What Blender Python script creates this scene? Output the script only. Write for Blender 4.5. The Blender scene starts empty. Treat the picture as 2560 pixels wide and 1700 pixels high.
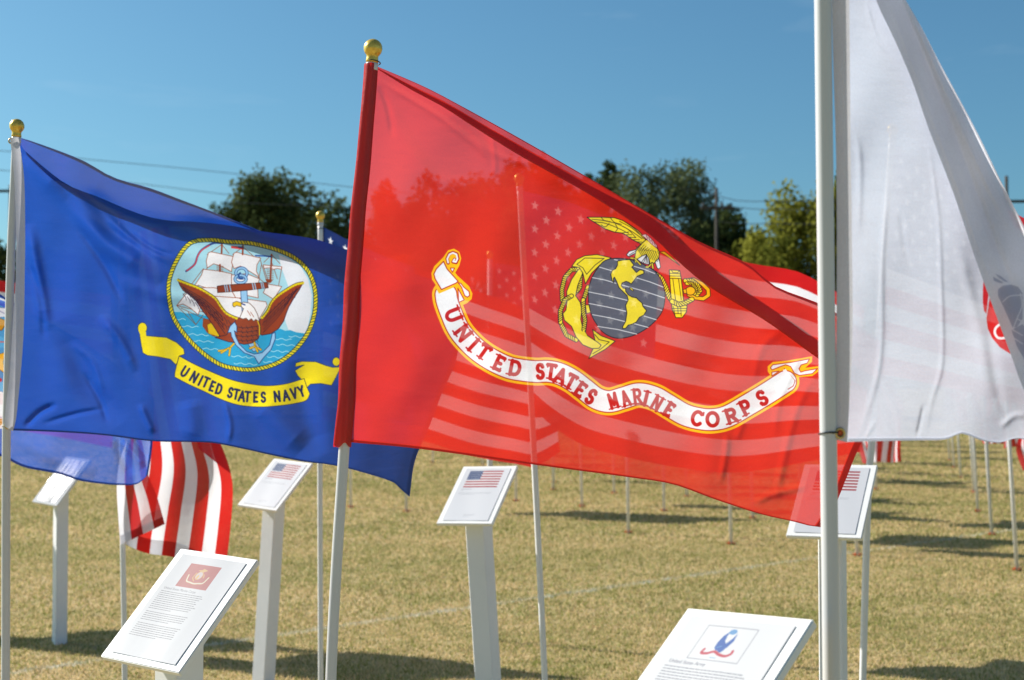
import bpy, bmesh, math, random
import numpy as np
from mathutils import Vector, Matrix
random.seed(7)
rng = np.random.default_rng(11)
SC = bpy.context.scene

# ------------------------------------------------------------------ camera
FPX, CX, CY = 3555.0, 1280.0, 850.0          # the photograph is 2560 x 1700
CAMH = 1.6
PITCH = math.atan(120.0 / FPX)
cam_d = bpy.data.cameras.new('camera')
cam = bpy.data.objects.new('camera', cam_d)
SC.collection.objects.link(cam)
cam.location = (0, 0, CAMH)
cam.rotation_euler = (math.radians(90) + PITCH, 0, 0)
cam_d.sensor_width = 36.0
cam_d.lens = FPX / 2560.0 * 36.0
cam_d.clip_start = 0.05
cam_d.clip_end = 3000
cam_d.dof.use_dof = True
cam_d.dof.focus_distance = 3.62
cam_d.dof.aperture_fstop = 5.2
SC.camera = cam

# ------------------------------------------------------------------ light
SUN_AZ, SUN_EL = -64.0, 33.0                 # degrees right of straight ahead (+Y), above the horizon
az, el = math.radians(SUN_AZ), math.radians(SUN_EL)
sun_dir = Vector((math.sin(az) * math.cos(el), math.cos(az) * math.cos(el), math.sin(el)))
world = bpy.data.worlds.new('World')
SC.world = world
world.use_nodes = True
wn = world.node_tree.nodes
wl = world.node_tree.links
sky = wn.new('ShaderNodeTexSky')
sky.sky_type = 'NISHITA'
sky.sun_disc = False
sky.sun_elevation = el
sky.sun_rotation = az
sky.altitude = 200
sky.air_density = 1.0
sky.dust_density = 1.3
sky.ozone_density = 2.6
wb = wn.new('ShaderNodeMix'); wb.data_type = 'RGBA'; wb.blend_type = 'MULTIPLY'      # white balance of the sky
wb.inputs[0].default_value = 1.0
wb.inputs[7].default_value = (.57, .94, 1.03, 1)
wl.new(sky.outputs[0], wb.inputs[6])
# faint high cirrus
tcw = wn.new('ShaderNodeTexCoord'); mpw = wn.new('ShaderNodeMapping')
mpw.inputs['Scale'].default_value = (2.2, 2.2, 9.0); mpw.inputs['Rotation'].default_value = (0, .5, .3)
nzw = wn.new('ShaderNodeTexNoise'); nzw.inputs['Scale'].default_value = 2.4; nzw.inputs['Detail'].default_value = 7
nzw.inputs['Roughness'].default_value = .62; nzw.inputs['Distortion'].default_value = .6
wl.new(tcw.outputs['Generated'], mpw.inputs[0]); wl.new(mpw.outputs[0], nzw.inputs['Vector'])
mrw = wn.new('ShaderNodeMapRange'); mrw.inputs[1].default_value = .56; mrw.inputs[2].default_value = .9; mrw.inputs[4].default_value = .13
wl.new(nzw.outputs[0], mrw.inputs[0])
mxw = wn.new('ShaderNodeMix'); mxw.data_type = 'RGBA'; mxw.inputs[7].default_value = (9.0, 10.0, 10.6, 1)
wl.new(mrw.outputs[0], mxw.inputs[0]); wl.new(wb.outputs[2], mxw.inputs[6])
wl.new(mxw.outputs[2], wn['Background'].inputs[0])
wn['Background'].inputs[1].default_value = 0.065
sd = bpy.data.lights.new('sun', 'SUN')
sd.energy = 4.9
sd.angle = math.radians(0.5)
sd.color = (1.0, 0.95, 0.87)
sun = bpy.data.objects.new('sun', sd)
SC.collection.objects.link(sun)
sun.rotation_euler = (-sun_dir).to_track_quat('-Z', 'Y').to_euler()
vs = SC.view_settings
vs.view_transform = 'Standard'
vs.look = 'None'
vs.exposure = 0.70
vs.gamma = 1.0
cy = SC.cycles
cy.max_bounces = 10
cy.diffuse_bounces = 4
cy.transmission_bounces = 6
cy.transparent_max_bounces = 24
cy.use_denoising = True
cy.use_adaptive_sampling = True
cy.adaptive_threshold = 0.01
cy.sample_clamp_indirect = 8.0

# ------------------------------------------------------------------ helpers
FW = np.array([0, math.cos(PITCH), math.sin(PITCH)])
UPV = np.array([0, -math.sin(PITCH), math.cos(PITCH)])
RT = np.array([1.0, 0, 0])
EYE = np.array([0, 0, CAMH])

def at(px, py, z):
    """point that stands z metres ahead of the camera where the photograph has pixel px, py"""
    px, py, z = np.asarray(px, float), np.asarray(py, float), np.asarray(z, float)
    return EYE + z[..., None] * (FW + ((px - CX) / FPX)[..., None] * RT - ((py - CY) / FPX)[..., None] * UPV)

def mesh_obj(name, verts, faces, mat=None, parent=None, smooth=True, uv=None, uvname='UVMap'):
    me = bpy.data.meshes.new(name)
    verts = np.asarray(verts, dtype=np.float32)
    faces = np.asarray(faces, dtype=np.int32)
    nf, k = faces.shape
    me.vertices.add(len(verts))
    me.vertices.foreach_set('co', verts.ravel())
    me.loops.add(nf * k)
    me.loops.foreach_set('vertex_index', faces.ravel())
    me.polygons.add(nf)
    me.polygons.foreach_set('loop_start', np.arange(0, nf * k, k, dtype=np.int32))
    me.polygons.foreach_set('loop_total', np.full(nf, k, dtype=np.int32))
    me.polygons.foreach_set('use_smooth', np.full(nf, smooth))
    if uv is not None:
        l = me.uv_layers.new(name=uvname)
        l.data.foreach_set('uv', np.asarray(uv, np.float32)[faces.ravel()].ravel())
    me.update(calc_edges=True)
    me.validate()
    o = bpy.data.objects.new(name, me)
    SC.collection.objects.link(o)
    if mat is not None:
        me.materials.append(mat)
    if parent is not None:
        o.parent = parent
    return o

def bm_obj(name, bm, mat=None, parent=None, smooth=False):
    me = bpy.data.meshes.new(name)
    bm.normal_update()
    bm.to_mesh(me)
    bm.free()
    for p in me.polygons:
        p.use_smooth = smooth
    o = bpy.data.objects.new(name, me)
    SC.collection.objects.link(o)
    if mat is not None:
        me.materials.append(mat)
    if parent is not None:
        o.parent = parent
    return o

def tag(o, label=None, cat=None, group=None, kind=None):
    if label: o['label'] = label
    if cat: o['category'] = cat
    if group: o['group'] = group
    if kind: o['kind'] = kind
    return o

def empty(name, loc=(0, 0, 0)):
    o = bpy.data.objects.new(name, None)
    o.empty_display_size = 0.1
    o.location = loc
    SC.collection.objects.link(o)
    return o

def adopt(child, parent):
    """parent without moving: vertices were written in world space"""
    child.parent = parent
    child.location = -Vector(parent.location)

def copy_tree(o, parent=None, loc=None):
    c = o.copy()
    SC.collection.objects.link(c)
    if parent is not None:
        c.parent = parent
    if loc is not None:
        c.location = loc
    for ch in o.children:
        copy_tree(ch, c)
    return c

def tube(path, radii, n=16, cap=True):
    """verts, quads of a tube along a 3-D path"""
    path = np.asarray(path, float)
    m = len(path)
    radii = np.broadcast_to(np.asarray(radii, float), (m,))
    t = np.gradient(path, axis=0)
    t /= np.linalg.norm(t, axis=1)[:, None]
    ref = np.array([1.0, 0, 0]) if abs(t[0][0]) < 0.9 else np.array([0, 1.0, 0])
    vs_, fs = [], []
    a = np.linspace(0, 2 * np.pi, n, endpoint=False)
    for i in range(m):
        s = np.cross(t[i], ref); s /= np.linalg.norm(s)
        b = np.cross(s, t[i])
        vs_.append(path[i] + radii[i] * (np.cos(a)[:, None] * s + np.sin(a)[:, None] * b))
    vs_ = np.concatenate(vs_)
    for i in range(m - 1):
        for j in range(n):
            k = (j + 1) % n
            fs.append((i * n + j, i * n + k, (i + 1) * n + k, (i + 1) * n + j))
    if cap:
        c0, c1 = len(vs_), len(vs_) + 1
        vs_ = np.vstack([vs_, path[0], path[-1]])
        for j in range(n):
            k = (j + 1) % n
            fs.append((c0, k, j, c0)); fs.append((c1, (m - 1) * n + j, (m - 1) * n + k, c1))
    return vs_, fs

def tube_obj(name, path, radii, mat, parent=None, n=16):
    v, f = tube(path, radii, n, cap=False)
    bm = bmesh.new()
    bv = [bm.verts.new(p) for p in v]
    for q in f:
        bm.faces.new([bv[i] for i in q])
    m = len(path)
    bm.faces.new([bv[j] for j in range(n)][::-1])
    bm.faces.new([bv[(m - 1) * n + j] for j in range(n)])
    bmesh.ops.recalc_face_normals(bm, faces=bm.faces)
    o = bm_obj(name, bm, mat, None, True)
    if parent is not None:
        adopt(o, parent)
    return o

def lathe(name, prof, mat, base, axis=(0, 0, 1), n=28, parent=None):
    q = Vector((0, 0, 1)).rotation_difference(Vector(axis))
    bm = bmesh.new()
    rings = []
    for r, z in prof:
        ring = []
        for k in range(n):
            a = 2 * math.pi * k / n
            p = q @ Vector((r * math.cos(a), r * math.sin(a), z)) + Vector(base)
            ring.append(bm.verts.new(p))
        rings.append(ring)
    for i in range(len(rings) - 1):
        for k in range(n):
            bm.faces.new((rings[i][k], rings[i][(k + 1) % n], rings[i + 1][(k + 1) % n], rings[i + 1][k]))
    bm.faces.new(rings[0][::-1])
    bm.faces.new(rings[-1])
    o = bm_obj(name, bm, mat, None, True)
    if parent is not None:
        adopt(o, parent)
    return o

# ------------------------------------------------------------------ materials
def mat_new(name):
    m = bpy.data.materials.new(name)
    m.use_nodes = True
    nt = m.node_tree
    for n in list(nt.nodes):
        nt.nodes.remove(n)
    out = nt.nodes.new('ShaderNodeOutputMaterial')
    return m, nt, out

def principled(name, col, rough=0.5, metallic=0.0, noise=None, bump=None, coat=0.0, spec=0.5, coords='Object'):
    m, nt, out = mat_new(name)
    b = nt.nodes.new('ShaderNodeBsdfPrincipled')
    b.inputs['Base Color'].default_value = (*col, 1)
    b.inputs['Roughness'].default_value = rough
    b.inputs['Metallic'].default_value = metallic
    b.inputs['Coat Weight'].default_value = coat
    b.inputs['Coat Roughness'].default_value = 0.06
    b.inputs['Specular IOR Level'].default_value = spec
    nt.links.new(b.outputs[0], out.inputs[0])
    tc = nt.nodes.new('ShaderNodeTexCoord')
    if noise:
        sc_, amt, col2 = noise
        nz = nt.nodes.new('ShaderNodeTexNoise')
        nz.inputs['Scale'].default_value = sc_
        nz.inputs['Detail'].default_value = 6
        nz.inputs['Roughness'].default_value = 0.65
        nt.links.new(tc.outputs[coords], nz.inputs['Vector'])
        rp = nt.nodes.new('ShaderNodeMapRange')
        rp.inputs[1].default_value = 0.45; rp.inputs[2].default_value = 0.75
        rp.inputs[4].default_value = amt
        nt.links.new(nz.outputs[0], rp.inputs[0])
        mx = nt.nodes.new('ShaderNodeMix'); mx.data_type = 'RGBA'
        mx.inputs[6].default_value = (*col, 1); mx.inputs[7].default_value = (*col2, 1)
        nt.links.new(rp.outputs[0], mx.inputs[0])
        nt.links.new(mx.outputs[2], b.inputs['Base Color'])
    if bump:
        sc_, st = bump
        nz = nt.nodes.new('ShaderNodeTexNoise')
        nz.inputs['Scale'].default_value = sc_
        nz.inputs['Detail'].default_value = 4
        nt.links.new(tc.outputs[coords], nz.inputs['Vector'])
        bp = nt.nodes.new('ShaderNodeBump')
        bp.inputs['Strength'].default_value = st
        bp.inputs['Distance'].default_value = 0.002
        nt.links.new(nz.outputs[0], bp.inputs['Height'])
        nt.links.new(bp.outputs[0], b.inputs['Normal'])
    return m

def s2l(c):
    c = np.asarray(c, float) / 255.0
    return tuple(np.where(c <= 0.04045, c / 12.92, ((c + 0.055) / 1.055) ** 2.4))

def cloth_mat(name, col=None, img=None, see=0.1, trans=0.55, sheen=0.06, tcol=None, rough=0.45, gain=1.0):
    """woven flag cloth: open weave (see), dyed fibres that scatter light back and through"""
    m, nt, out = mat_new(name)
    N, L = nt.nodes.new, nt.links.new
    if img is not None:
        t = N('ShaderNodeTexImage'); t.image = img; t.extension = 'EXTEND'; t.interpolation = 'Cubic'
        src = t.outputs[0]
    else:
        r = N('ShaderNodeRGB'); r.outputs[0].default_value = (*col, 1)
        src = r.outputs[0]
    # the weave: fine threads modulate the dye a little
    tc = N('ShaderNodeTexCoord')
    nz = N('ShaderNodeTexNoise'); nz.inputs['Scale'].default_value = 260; nz.inputs['Detail'].default_value = 3
    L(tc.outputs['Object'], nz.inputs['Vector'])
    nb = N('ShaderNodeTexNoise'); nb.inputs['Scale'].default_value = 7; nb.inputs['Detail'].default_value = 3
    L(tc.outputs['Object'], nb.inputs['Vector'])
    ad = N('ShaderNodeMath'); ad.operation = 'ADD'
    L(nz.outputs[0], ad.inputs[0]); L(nb.outputs[0], ad.inputs[1])
    mr = N('ShaderNodeMapRange'); mr.inputs[1].default_value = 0.6; mr.inputs[2].default_value = 1.4
    mr.inputs[3].default_value = 0.88 * gain; mr.inputs[4].default_value = 1.04 * gain
    L(ad.outputs[0], mr.inputs[0])
    vm = N('ShaderNodeVectorMath'); vm.operation = 'SCALE'
    L(src, vm.inputs[0]); L(mr.outputs[0], vm.inputs['Scale'])
    bp = N('ShaderNodeBump'); bp.inputs['Strength'].default_value = 0.4; bp.inputs['Distance'].default_value = 0.005
    n3 = N('ShaderNodeTexNoise'); n3.inputs['Scale'].default_value = 22; n3.inputs['Detail'].default_value = 5
    mp = N('ShaderNodeMapping'); mp.inputs['Scale'].default_value = (0.5, 0.5, 1.6)
    mp.inputs['Rotation'].default_value = (0, 0.5, 0)
    L(tc.outputs['Object'], mp.inputs[0]); L(mp.outputs[0], n3.inputs['Vector'])
    L(n3.outputs[0], bp.inputs['Height'])
    d = N('ShaderNodeBsdfDiffuse'); tr = N('ShaderNodeBsdfTranslucent')
    L(vm.outputs[0], d.inputs[0]); L(vm.outputs[0], tr.inputs[0])
    L(bp.outputs[0], d.inputs['Normal']); L(bp.outputs[0], tr.inputs['Normal'])
    m1 = N('ShaderNodeMixShader'); m1.inputs[0].default_value = trans
    L(d.outputs[0], m1.inputs[1]); L(tr.outputs[0], m1.inputs[2])
    g = N('ShaderNodeBsdfGlossy'); g.inputs['Roughness'].default_value = rough
    L(bp.outputs[0], g.inputs['Normal'])
    m2 = N('ShaderNodeMixShader'); m2.inputs[0].default_value = sheen
    L(m1.outputs[0], m2.inputs[1]); L(g.outputs[0], m2.inputs[2])
    tp = N('ShaderNodeBsdfTransparent')
    m3 = N('ShaderNodeMixShader'); m3.inputs[0].default_value = see
    L(m2.outputs[0], m3.inputs[1]); L(tp.outputs[0], m3.inputs[2])
    L(m3.outputs[0], out.inputs[0])
    return m
# ------------------------------------------------------------------ a small printer: dye patterns rasterised in code
class Print:
    def __init__(s, x0, y0, x1, y1, base, res=1.0):
        s.x0, s.y0, s.res = x0, y0, res
        s.w, s.h = int((x1 - x0) * res), int((y1 - y0) * res)
        s.a = np.empty((s.h, s.w, 3), np.float32)
        s.a[:] = np.array(base, np.float32) / 255.0
        s.tf = (0.0, 0.0, 1.0)
    def P(s, pts):
        ox, oy, k = s.tf
        p = np.asarray(pts, float)
        return np.stack([(p[:, 0] / k + ox - s.x0) * s.res, (p[:, 1] / k + oy - s.y0) * s.res], 1)
    def blend(s, x0, y0, cov, col):
        h, w = cov.shape
        c = np.array(col, np.float32) / 255.0
        reg = s.a[y0:y0 + h, x0:x0 + w]
        reg += cov[..., None] * (c - reg)
    def fill_px(s, p, col, SS=4):
        xa, ya = np.floor(p.min(0)).astype(int) - 1
        xb, yb = np.ceil(p.max(0)).astype(int) + 2
        xa, ya, xb, yb = max(xa, 0), max(ya, 0), min(xb, s.w), min(yb, s.h)
        if xb <= xa or yb <= ya: return
        W, H = xb - xa, yb - ya
        acc = np.zeros((H, W), np.float32)
        q = np.roll(p, -1, 0)
        edges = np.arange(W + 1) + xa
        for r in range(H):
            for k in range(SS):
                y = ya + r + (k + 0.5) / SS
                c = (p[:, 1] > y) != (q[:, 1] > y)
                if not c.any(): continue
                a, b = p[c], q[c]
                xs = np.sort(a[:, 0] + (y - a[:, 1]) / (b[:, 1] - a[:, 1]) * (b[:, 0] - a[:, 0]))
                for i in range(0, len(xs) - 1, 2):
                    u = np.clip(edges, xs[i], xs[i + 1])
                    acc[r] += (u[1:] - u[:-1]) / SS
        s.blend(xa, ya, np.clip(acc, 0, 1), col)
    def fill(s, pts, col, line=None, lw=1.6):
        s.fill_px(s.P(pts), col)
        if line is not None:
            s.stroke(list(pts) + [pts[0]], lw, line)
    def stroke(s, pts, w, col, dash=None):
        """w in photograph pixels"""
        p = s.P(pts); r = w * s.res / 2
        xa, ya = np.floor(p.min(0) - r - 2).astype(int); xb, yb = np.ceil(p.max(0) + r + 2).astype(int)
        xa, ya, xb, yb = max(xa, 0), max(ya, 0), min(xb, s.w), min(yb, s.h)
        if xb <= xa or yb <= ya: return
        cov = np.zeros((yb - ya, xb - xa), np.float32)
        for a, b in zip(p[:-1], p[1:]):
            x0, y0 = np.floor(np.minimum(a, b) - r - 2).astype(int); x1, y1 = np.ceil(np.maximum(a, b) + r + 2).astype(int)
            x0, y0, x1, y1 = max(x0, xa), max(y0, ya), min(x1, xb), min(y1, yb)
            if x1 <= x0 or y1 <= y0: continue
            Y, X = np.mgrid[y0:y1, x0:x1]
            X = X + 0.5 - a[0]; Y = Y + 0.5 - a[1]
            d = b - a; L2 = d @ d + 1e-9
            t = np.clip((X * d[0] + Y * d[1]) / L2, 0, 1)
            D = np.hypot(X - t * d[0], Y - t * d[1])
            c = np.clip(r - D + 0.5, 0, 1) * min(1, 2 * r)
            v = cov[y0 - ya:y1 - ya, x0 - xa:x1 - xa]
            np.maximum(v, c, out=v)
        s.blend(xa, ya, cov, col)
    def rope(s, pts, w, col, line, step=None, lw=1.5, closed=False):
        """twisted rope: outlined band with slanting strands"""
        step = step or w * 0.62
        s.stroke(pts, w + 2 * lw, line)
        s.stroke(pts, w, col)
        k = s.tf[2]
        q = smooth(np.asarray(pts, float) / k, 400)
        seg = np.r_[0, np.cumsum(np.hypot(*np.diff(q, axis=0).T))]
        for d in np.arange(step, seg[-1], step):
            i = min(np.searchsorted(seg, d), len(q) - 2)
            t = q[i + 1] - q[i - 1]; t /= np.hypot(*t) + 1e-9
            n = np.array([-t[1], t[0]])
            a = q[i] + n * w * 0.55 + t * w * 0.38; b = q[i] - n * w * 0.55 - t * w * 0.38
            s.stroke(np.array([a, b]) * k, lw, line)
    def image(s, name):
        im = bpy.data.images.new(name, s.w, s.h, alpha=False)
        buf = np.ones((s.h, s.w, 4), np.float32)
        buf[..., :3] = s.a[::-1]
        im.pixels.foreach_set(buf.ravel())
        im.update(); im.pack()
        return im
    def uv(s, px, py):
        return np.stack([(px - s.x0) * s.res / s.w, 1 - (py - s.y0) * s.res / s.h], -1)

def smooth(pts, n):
    """Catmull-Rom through the points, then resampled evenly by length"""
    p = np.asarray(pts, float)
    if len(p) < 3:
        t = np.linspace(0, 1, n)[:, None]
        return p[0] * (1 - t) + p[-1] * t
    e = np.vstack([2 * p[0] - p[1], p, 2 * p[-1] - p[-2]])
    out = []
    for i in range(len(p) - 1):
        t = np.linspace(0, 1, 14, endpoint=False)[:, None]
        a, b, c, d = e[i], e[i + 1], e[i + 2], e[i + 3]
        out.append(0.5 * (2 * b + (c - a) * t + (2 * a - 5 * b + 4 * c - d) * t ** 2 + (3 * b - a - 3 * c + d) * t ** 3))
    out.append(p[-1:])
    q = np.vstack(out)
    s = np.r_[0, np.cumsum(np.linalg.norm(np.diff(q[:, :2], axis=0), axis=1))]
    u = np.linspace(0, s[-1], n)
    return np.stack([np.interp(u, s, q[:, k]) for k in range(q.shape[1])], 1)

# letters as pen strokes in a 1 x 1 box (y down); second list: serif ticks
def arc(cx, cy, rx, ry, a0, a1, n=10):
    t = np.radians(np.linspace(a0, a1, n))
    return [(cx + rx * math.cos(a), cy + ry * math.sin(a)) for a in t]
GL = {
 'U': ([[(.12, 0), (.12, .62)] + arc(.5, .62, .38, .38, 180, 0)[1:] + [(.88, 0)]], [(.12, 0), (.88, 0)], .95),
 'N': ([[(.12, 1), (.12, 0)], [(.12, 0), (.88, 1)], [(.88, 1), (.88, 0)]], [(.12, 0), (.12, 1), (.88, 0)], .95),
 'I': ([[(.5, 0), (.5, 1)]], [(.5, 0), (.5, 1)], .3),
 'T': ([[(.02, .04), (.98, .04)], [(.5, .04), (.5, 1)]], [(.5, 1)], .85),
 'E': ([[(.15, 0), (.15, 1)], [(.15, .04), (.9, .04)], [(.15, .5), (.7, .5)], [(.15, .96), (.92, .96)]], [(.15, 0), (.15, 1)], .72),
 'D': ([[(.15, 0), (.15, 1)], [(.15, .04), (.5, .04)] + arc(.5, .5, .4, .46, -90, 90)[1:] + [(.15, .96)]], [(.12, 0), (.12, 1)], .92),
 'S': ([arc(.5, .27, .36, .25, -20, -270, 12) + arc(.5, .75, .38, .24, -90, 160, 12)[1:]], [], .78),
 'A': ([[(.5, 0), (.06, 1)], [(.5, 0), (.94, 1)], [(.22, .66), (.78, .66)]], [(.06, 1), (.94, 1)], .98),
 'M': ([[(.1, 1), (.1, 0)], [(.1, 0), (.5, .8)], [(.5, .8), (.9, 0)], [(.9, 0), (.9, 1)]], [(.1, 1), (.9, 1)], 1.12),
 'R': ([[(.15, 0), (.15, 1)], [(.15, .04), (.55, .04)] + arc(.58, .28, .3, .24, -90, 90)[1:] + [(.15, .53)], [(.5, .53), (.92, 1)]], [(.15, 0), (.15, 1), (.92, 1)], .88),
 'C': ([arc(.52, .5, .42, .48, -45, -315, 18)], [], .9),
 'O': ([arc(.5, .5, .44, .48, 0, 360, 24)], [], 1.0),
 'P': ([[(.15, 0), (.15, 1)], [(.15, .04), (.55, .04)] + arc(.58, .3, .3, .26, -90, 90)[1:] + [(.15, .57)]], [(.15, 0), (.15, 1)], .82),
 'V': ([[(.05, 0), (.5, 1)], [(.5, 1), (.95, 0)]], [(.05, 0), (.95, 0)], .9),
 'Y': ([[(.05, 0), (.5, .5)], [(.95, 0), (.5, .5)], [(.5, .5), (.5, 1)]], [(.05, 0), (.95, 0)], .85),
}
def letter(P, ch, cx, cy, ang, h, wscale, pen, col, serif=True):
    """cx, cy centre in photograph pixels, ang in degrees clockwise, h height in photograph pixels"""
    strokes, ser, adv = GL[ch]
    if wscale < .75: pen *= .80
    w = h * adv * wscale
    ca, sa = math.cos(math.radians(ang)), math.sin(math.radians(ang))
    def T(p):
        x, y = (p[0] - .5) * (w - pen), (p[1] - .5) * (h - pen)
        return (cx + x * ca - y * sa, cy + x * sa + y * ca)
    old = P.tf; P.tf = (0, 0, 1)
    for st in strokes:
        P.stroke([T(p) for p in st], pen, col)
    if serif:
        for x, y in ser:
            tk = pen * .95
            dx = tk / max(w - pen, 1); y2 = min(max(y, .0), 1)
            P.stroke([T((x - dx, y2)), T((x + dx, y2))], pen * 0.42, col)
        if ch in 'TEC':
            P.stroke([T((.96, 0)), T((.96, .2))], pen * .45, col)
        if ch == 'T':
            P.stroke([T((.04, 0)), T((.04, .2))], pen * .45, col)
        if ch == 'E':
            P.stroke([T((.94, .8)), T((.94, 1))], pen * .45, col)
        if ch == 'S':
            P.stroke([T((.84, 0.0)), T((.84, .22))], pen * .45, col)
            P.stroke([T((.14, 1.0)), T((.14, .76))], pen * .45, col)
    P.tf = old

def text_on(P, items, path, h, pen, wscale, col, serif=True):
    """items: (char, x, y) centres in the current transform; the angle follows the path"""
    ox, oy, k = P.tf
    q = smooth(np.asarray(path, float), 300)
    for it in items:
        ch, x, y = it[:3]
        i = int(np.argmin(np.hypot(q[:, 0] - x, q[:, 1] - y)))
        i0, i1 = max(i - 6, 0), min(i + 6, len(q) - 1)
        t = q[i1] - q[i0]
        ang = math.degrees(math.atan2(t[1], t[0])) + (it[3] if len(it) > 3 else 0)
        letter(P, ch, x / k + ox, y / k + oy, ang, h, it[4] if len(it) > 4 else wscale, pen, col, serif)

RED, YEL, GOLD, WHT, BLK, GRY = (210, 44, 30), (246, 222, 36), (252, 188, 20), (238, 238, 244), (28, 24, 20), (96, 98, 110)

def print_marine():
    P = Print(830, 140, 2260, 1340, RED)
    rl = (170, 30, 24)
    # --- lettered ribbon
    Z3 = (1060, 600, 3.734); Z4 = (1460, 820, 3.136)
    midA = [(205, 510), (215, 570), (248, 665), (310, 810), (385, 915), (500, 1028), (640, 1122), (790, 1190), (920, 1216), (1050, 1228), (1160, 1226), (1270, 1250), (1390, 1312), (1500, 1395)]
    midB = [(100, 552), (200, 576), (310, 548), (430, 516), (550, 542), (650, 598), (785, 677), (900, 710), (1010, 718), (1130, 690), (1290, 600), (1440, 510), (1580, 420)]
    mid = [(x / 3.734 + 1060, y / 3.734 + 600) for x, y in midA] + [(x / 3.136 + 1460, y / 3.136 + 820) for x, y in midB]
    q = smooth(mid, 260)
    P.tf = Z3
    P.fill([(100, 560), (110, 510), (148, 478), (75, 370), (68, 310), (95, 245), (180, 160), (225, 95), (280, 80), (330, 110), (348, 170), (330, 240), (292, 305), (312, 332), (420, 430), (453, 500), (445, 552), (400, 592), (352, 612), (300, 620)], GOLD)
    P.tf = Z4
    P.fill([(1540, 470), (1480, 400), (1440, 340), (1440, 300), (1480, 266), (1600, 254), (1790, 221), (1788, 265), (1735, 312), (1845, 298), (1838, 342), (1790, 376), (1680, 386), (1678, 430), (1640, 485), (1560, 520)], GOLD)
    P.tf = (0, 0, 1)
    P.stroke(q, 70, GOLD); P.stroke(q, 57, rl)
    P.tf = Z3
    P.fill([(112, 520), (180, 488), (292, 458), (305, 600), (330, 660), (190, 720), (135, 620)], rl)
    P.tf = (0, 0, 1)
    P.stroke(q, 52.5, WHT)
    P.tf = Z3
    P.fill([(122, 532), (185, 496), (282, 466), (296, 610), (320, 670), (200, 715), (145, 620)], WHT)
    P.fill([(100, 430), (140, 500), (280, 440), (300, 400), (240, 420)], GOLD)
    P.fill([(182, 200), (215, 270), (318, 385), (300, 402), (163, 462), (105, 365), (92, 318), (115, 270)], WHT, rl, 2.2)
    P.fill([(318, 398), (345, 405), (372, 440), (420, 480), (427, 518), (405, 534), (380, 520), (350, 440)], WHT, rl, 2.0)
    P.fill([(316, 450), (376, 560), (325, 582)], WHT, rl, 2.0)
    P.stroke([(225, 215), (215, 175), (235, 130), (270, 116), (308, 130), (318, 175), (300, 212), (270, 205), (285, 180)], 7.5, rl)
    P.stroke([(225, 210), (217, 175), (238, 134), (270, 120), (303, 134), (312, 175), (297, 205), (272, 200), (285, 180)], 4.6, WHT)
    P.fill([(245, 262), (285, 262), (265, 302)], WHT, rl, 1.8)
    P.tf = Z4
    P.stroke([(1570, 318), (1655, 415), (1640, 455), (1600, 480)], 2, rl)
    P.fill([(1560, 330), (1580, 320), (1650, 410), (1645, 440), (1600, 470), (1560, 430)], WHT)
    P.fill([(1462, 312), (1480, 288), (1620, 270), (1768, 242), (1750, 275), (1702, 290), (1685, 320), (1700, 346), (1730, 336), (1832, 318), (1790, 358), (1690, 372), (1650, 355), (1620, 302), (1580, 288), (1545, 300), (1475, 328)], WHT, rl, 1.8)
    P.fill([(1473, 346), (1530, 338), (1473, 376)], WHT, rl, 1.6)
    # --- ribbon lettering
    lc = (190, 28, 26)
    P.tf = Z3
    text_on(P, [('U', 276, 700), ('N', 366, 868), ('I', 462, 978), ('T', 558, 1045), ('E', 702, 1150), ('D', 850, 1196), ('S', 1085, 1226, 0, .8), ('T', 1186, 1228, 0, .82), ('A', 1275, 1272, 0, .80), ('T', 1372, 1322, -4, .80), ('E', 1462, 1398, -4, .86), ('S', 1560, 1462, -4, .8)],
            midA + [((x / 3.136 + 1460 - 1060) * 3.734, (y / 3.136 + 820 - 600) * 3.734) for x, y in midB[:3]], 44, 9.0, .92, lc)
    P.tf = Z4
    text_on(P, [('M', 229, 571, -5, .56), ('A', 326, 553, 0, .60), ('R', 418, 536, 0, .70), ('I', 486, 552), ('N', 572, 590, 0, .66), ('E', 668, 640, 0, .80), ('C', 888, 708, 0, .98), ('O', 1008, 716, 0, .92), ('R', 1155, 688, 8, .92), ('P', 1268, 622, 4, .9), ('S', 1396, 548, 4, .9)],
            [(0, 520)] + midB, 43, 9.0, .86, lc)
    # --- eagle, globe and anchor
    P.tf = (1360, 520, 3.92)
    for r in ([(345, 600), (270, 605), (205, 680), (175, 800), (178, 900)], [(360, 650), (350, 780), (290, 850), (205, 900), (160, 1010), (162, 1120), (220, 1245), (315, 1295)],
              [(430, 775), (388, 900), (385, 1010), (402, 1100), (388, 1215)]):
        P.rope(r, 8.5, YEL, BLK)
    P.fill([(405, 950), (450, 950), (458, 1022), (418, 1035)], YEL, BLK, 1.4)
    P.fill([(335, 605), (355, 590), (382, 600), (378, 640), (330, 760), (310, 860), (355, 925), (370, 1000), (360, 1090), (380, 1180), (425, 1250), (530, 1318), (558, 1345), (540, 1372), (470, 1378), (380, 1340), (315, 1265), (270, 1160), (200, 1100), (185, 1035), (215, 1000), (228, 900), (222, 820), (270, 700)], YEL, BLK, 1.6)
    P.rope([(270, 862), (205, 900), (160, 1010), (162, 1120)], 8.5, YEL, BLK)
    P.rope([(385, 900), (385, 1010), (402, 1100), (390, 1190)], 8.5, YEL, BLK)
    P.fill([(272, 572), (320, 505), (400, 468), (520, 456), (658, 488), (545, 560), (465, 640), (405, 745), (382, 640), (345, 582)], YEL, BLK, 1.6)
    P.stroke([(322, 552), (400, 490), (590, 494), (500, 560), (418, 650), (380, 585), (322, 552)], 1.4, BLK)
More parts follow.
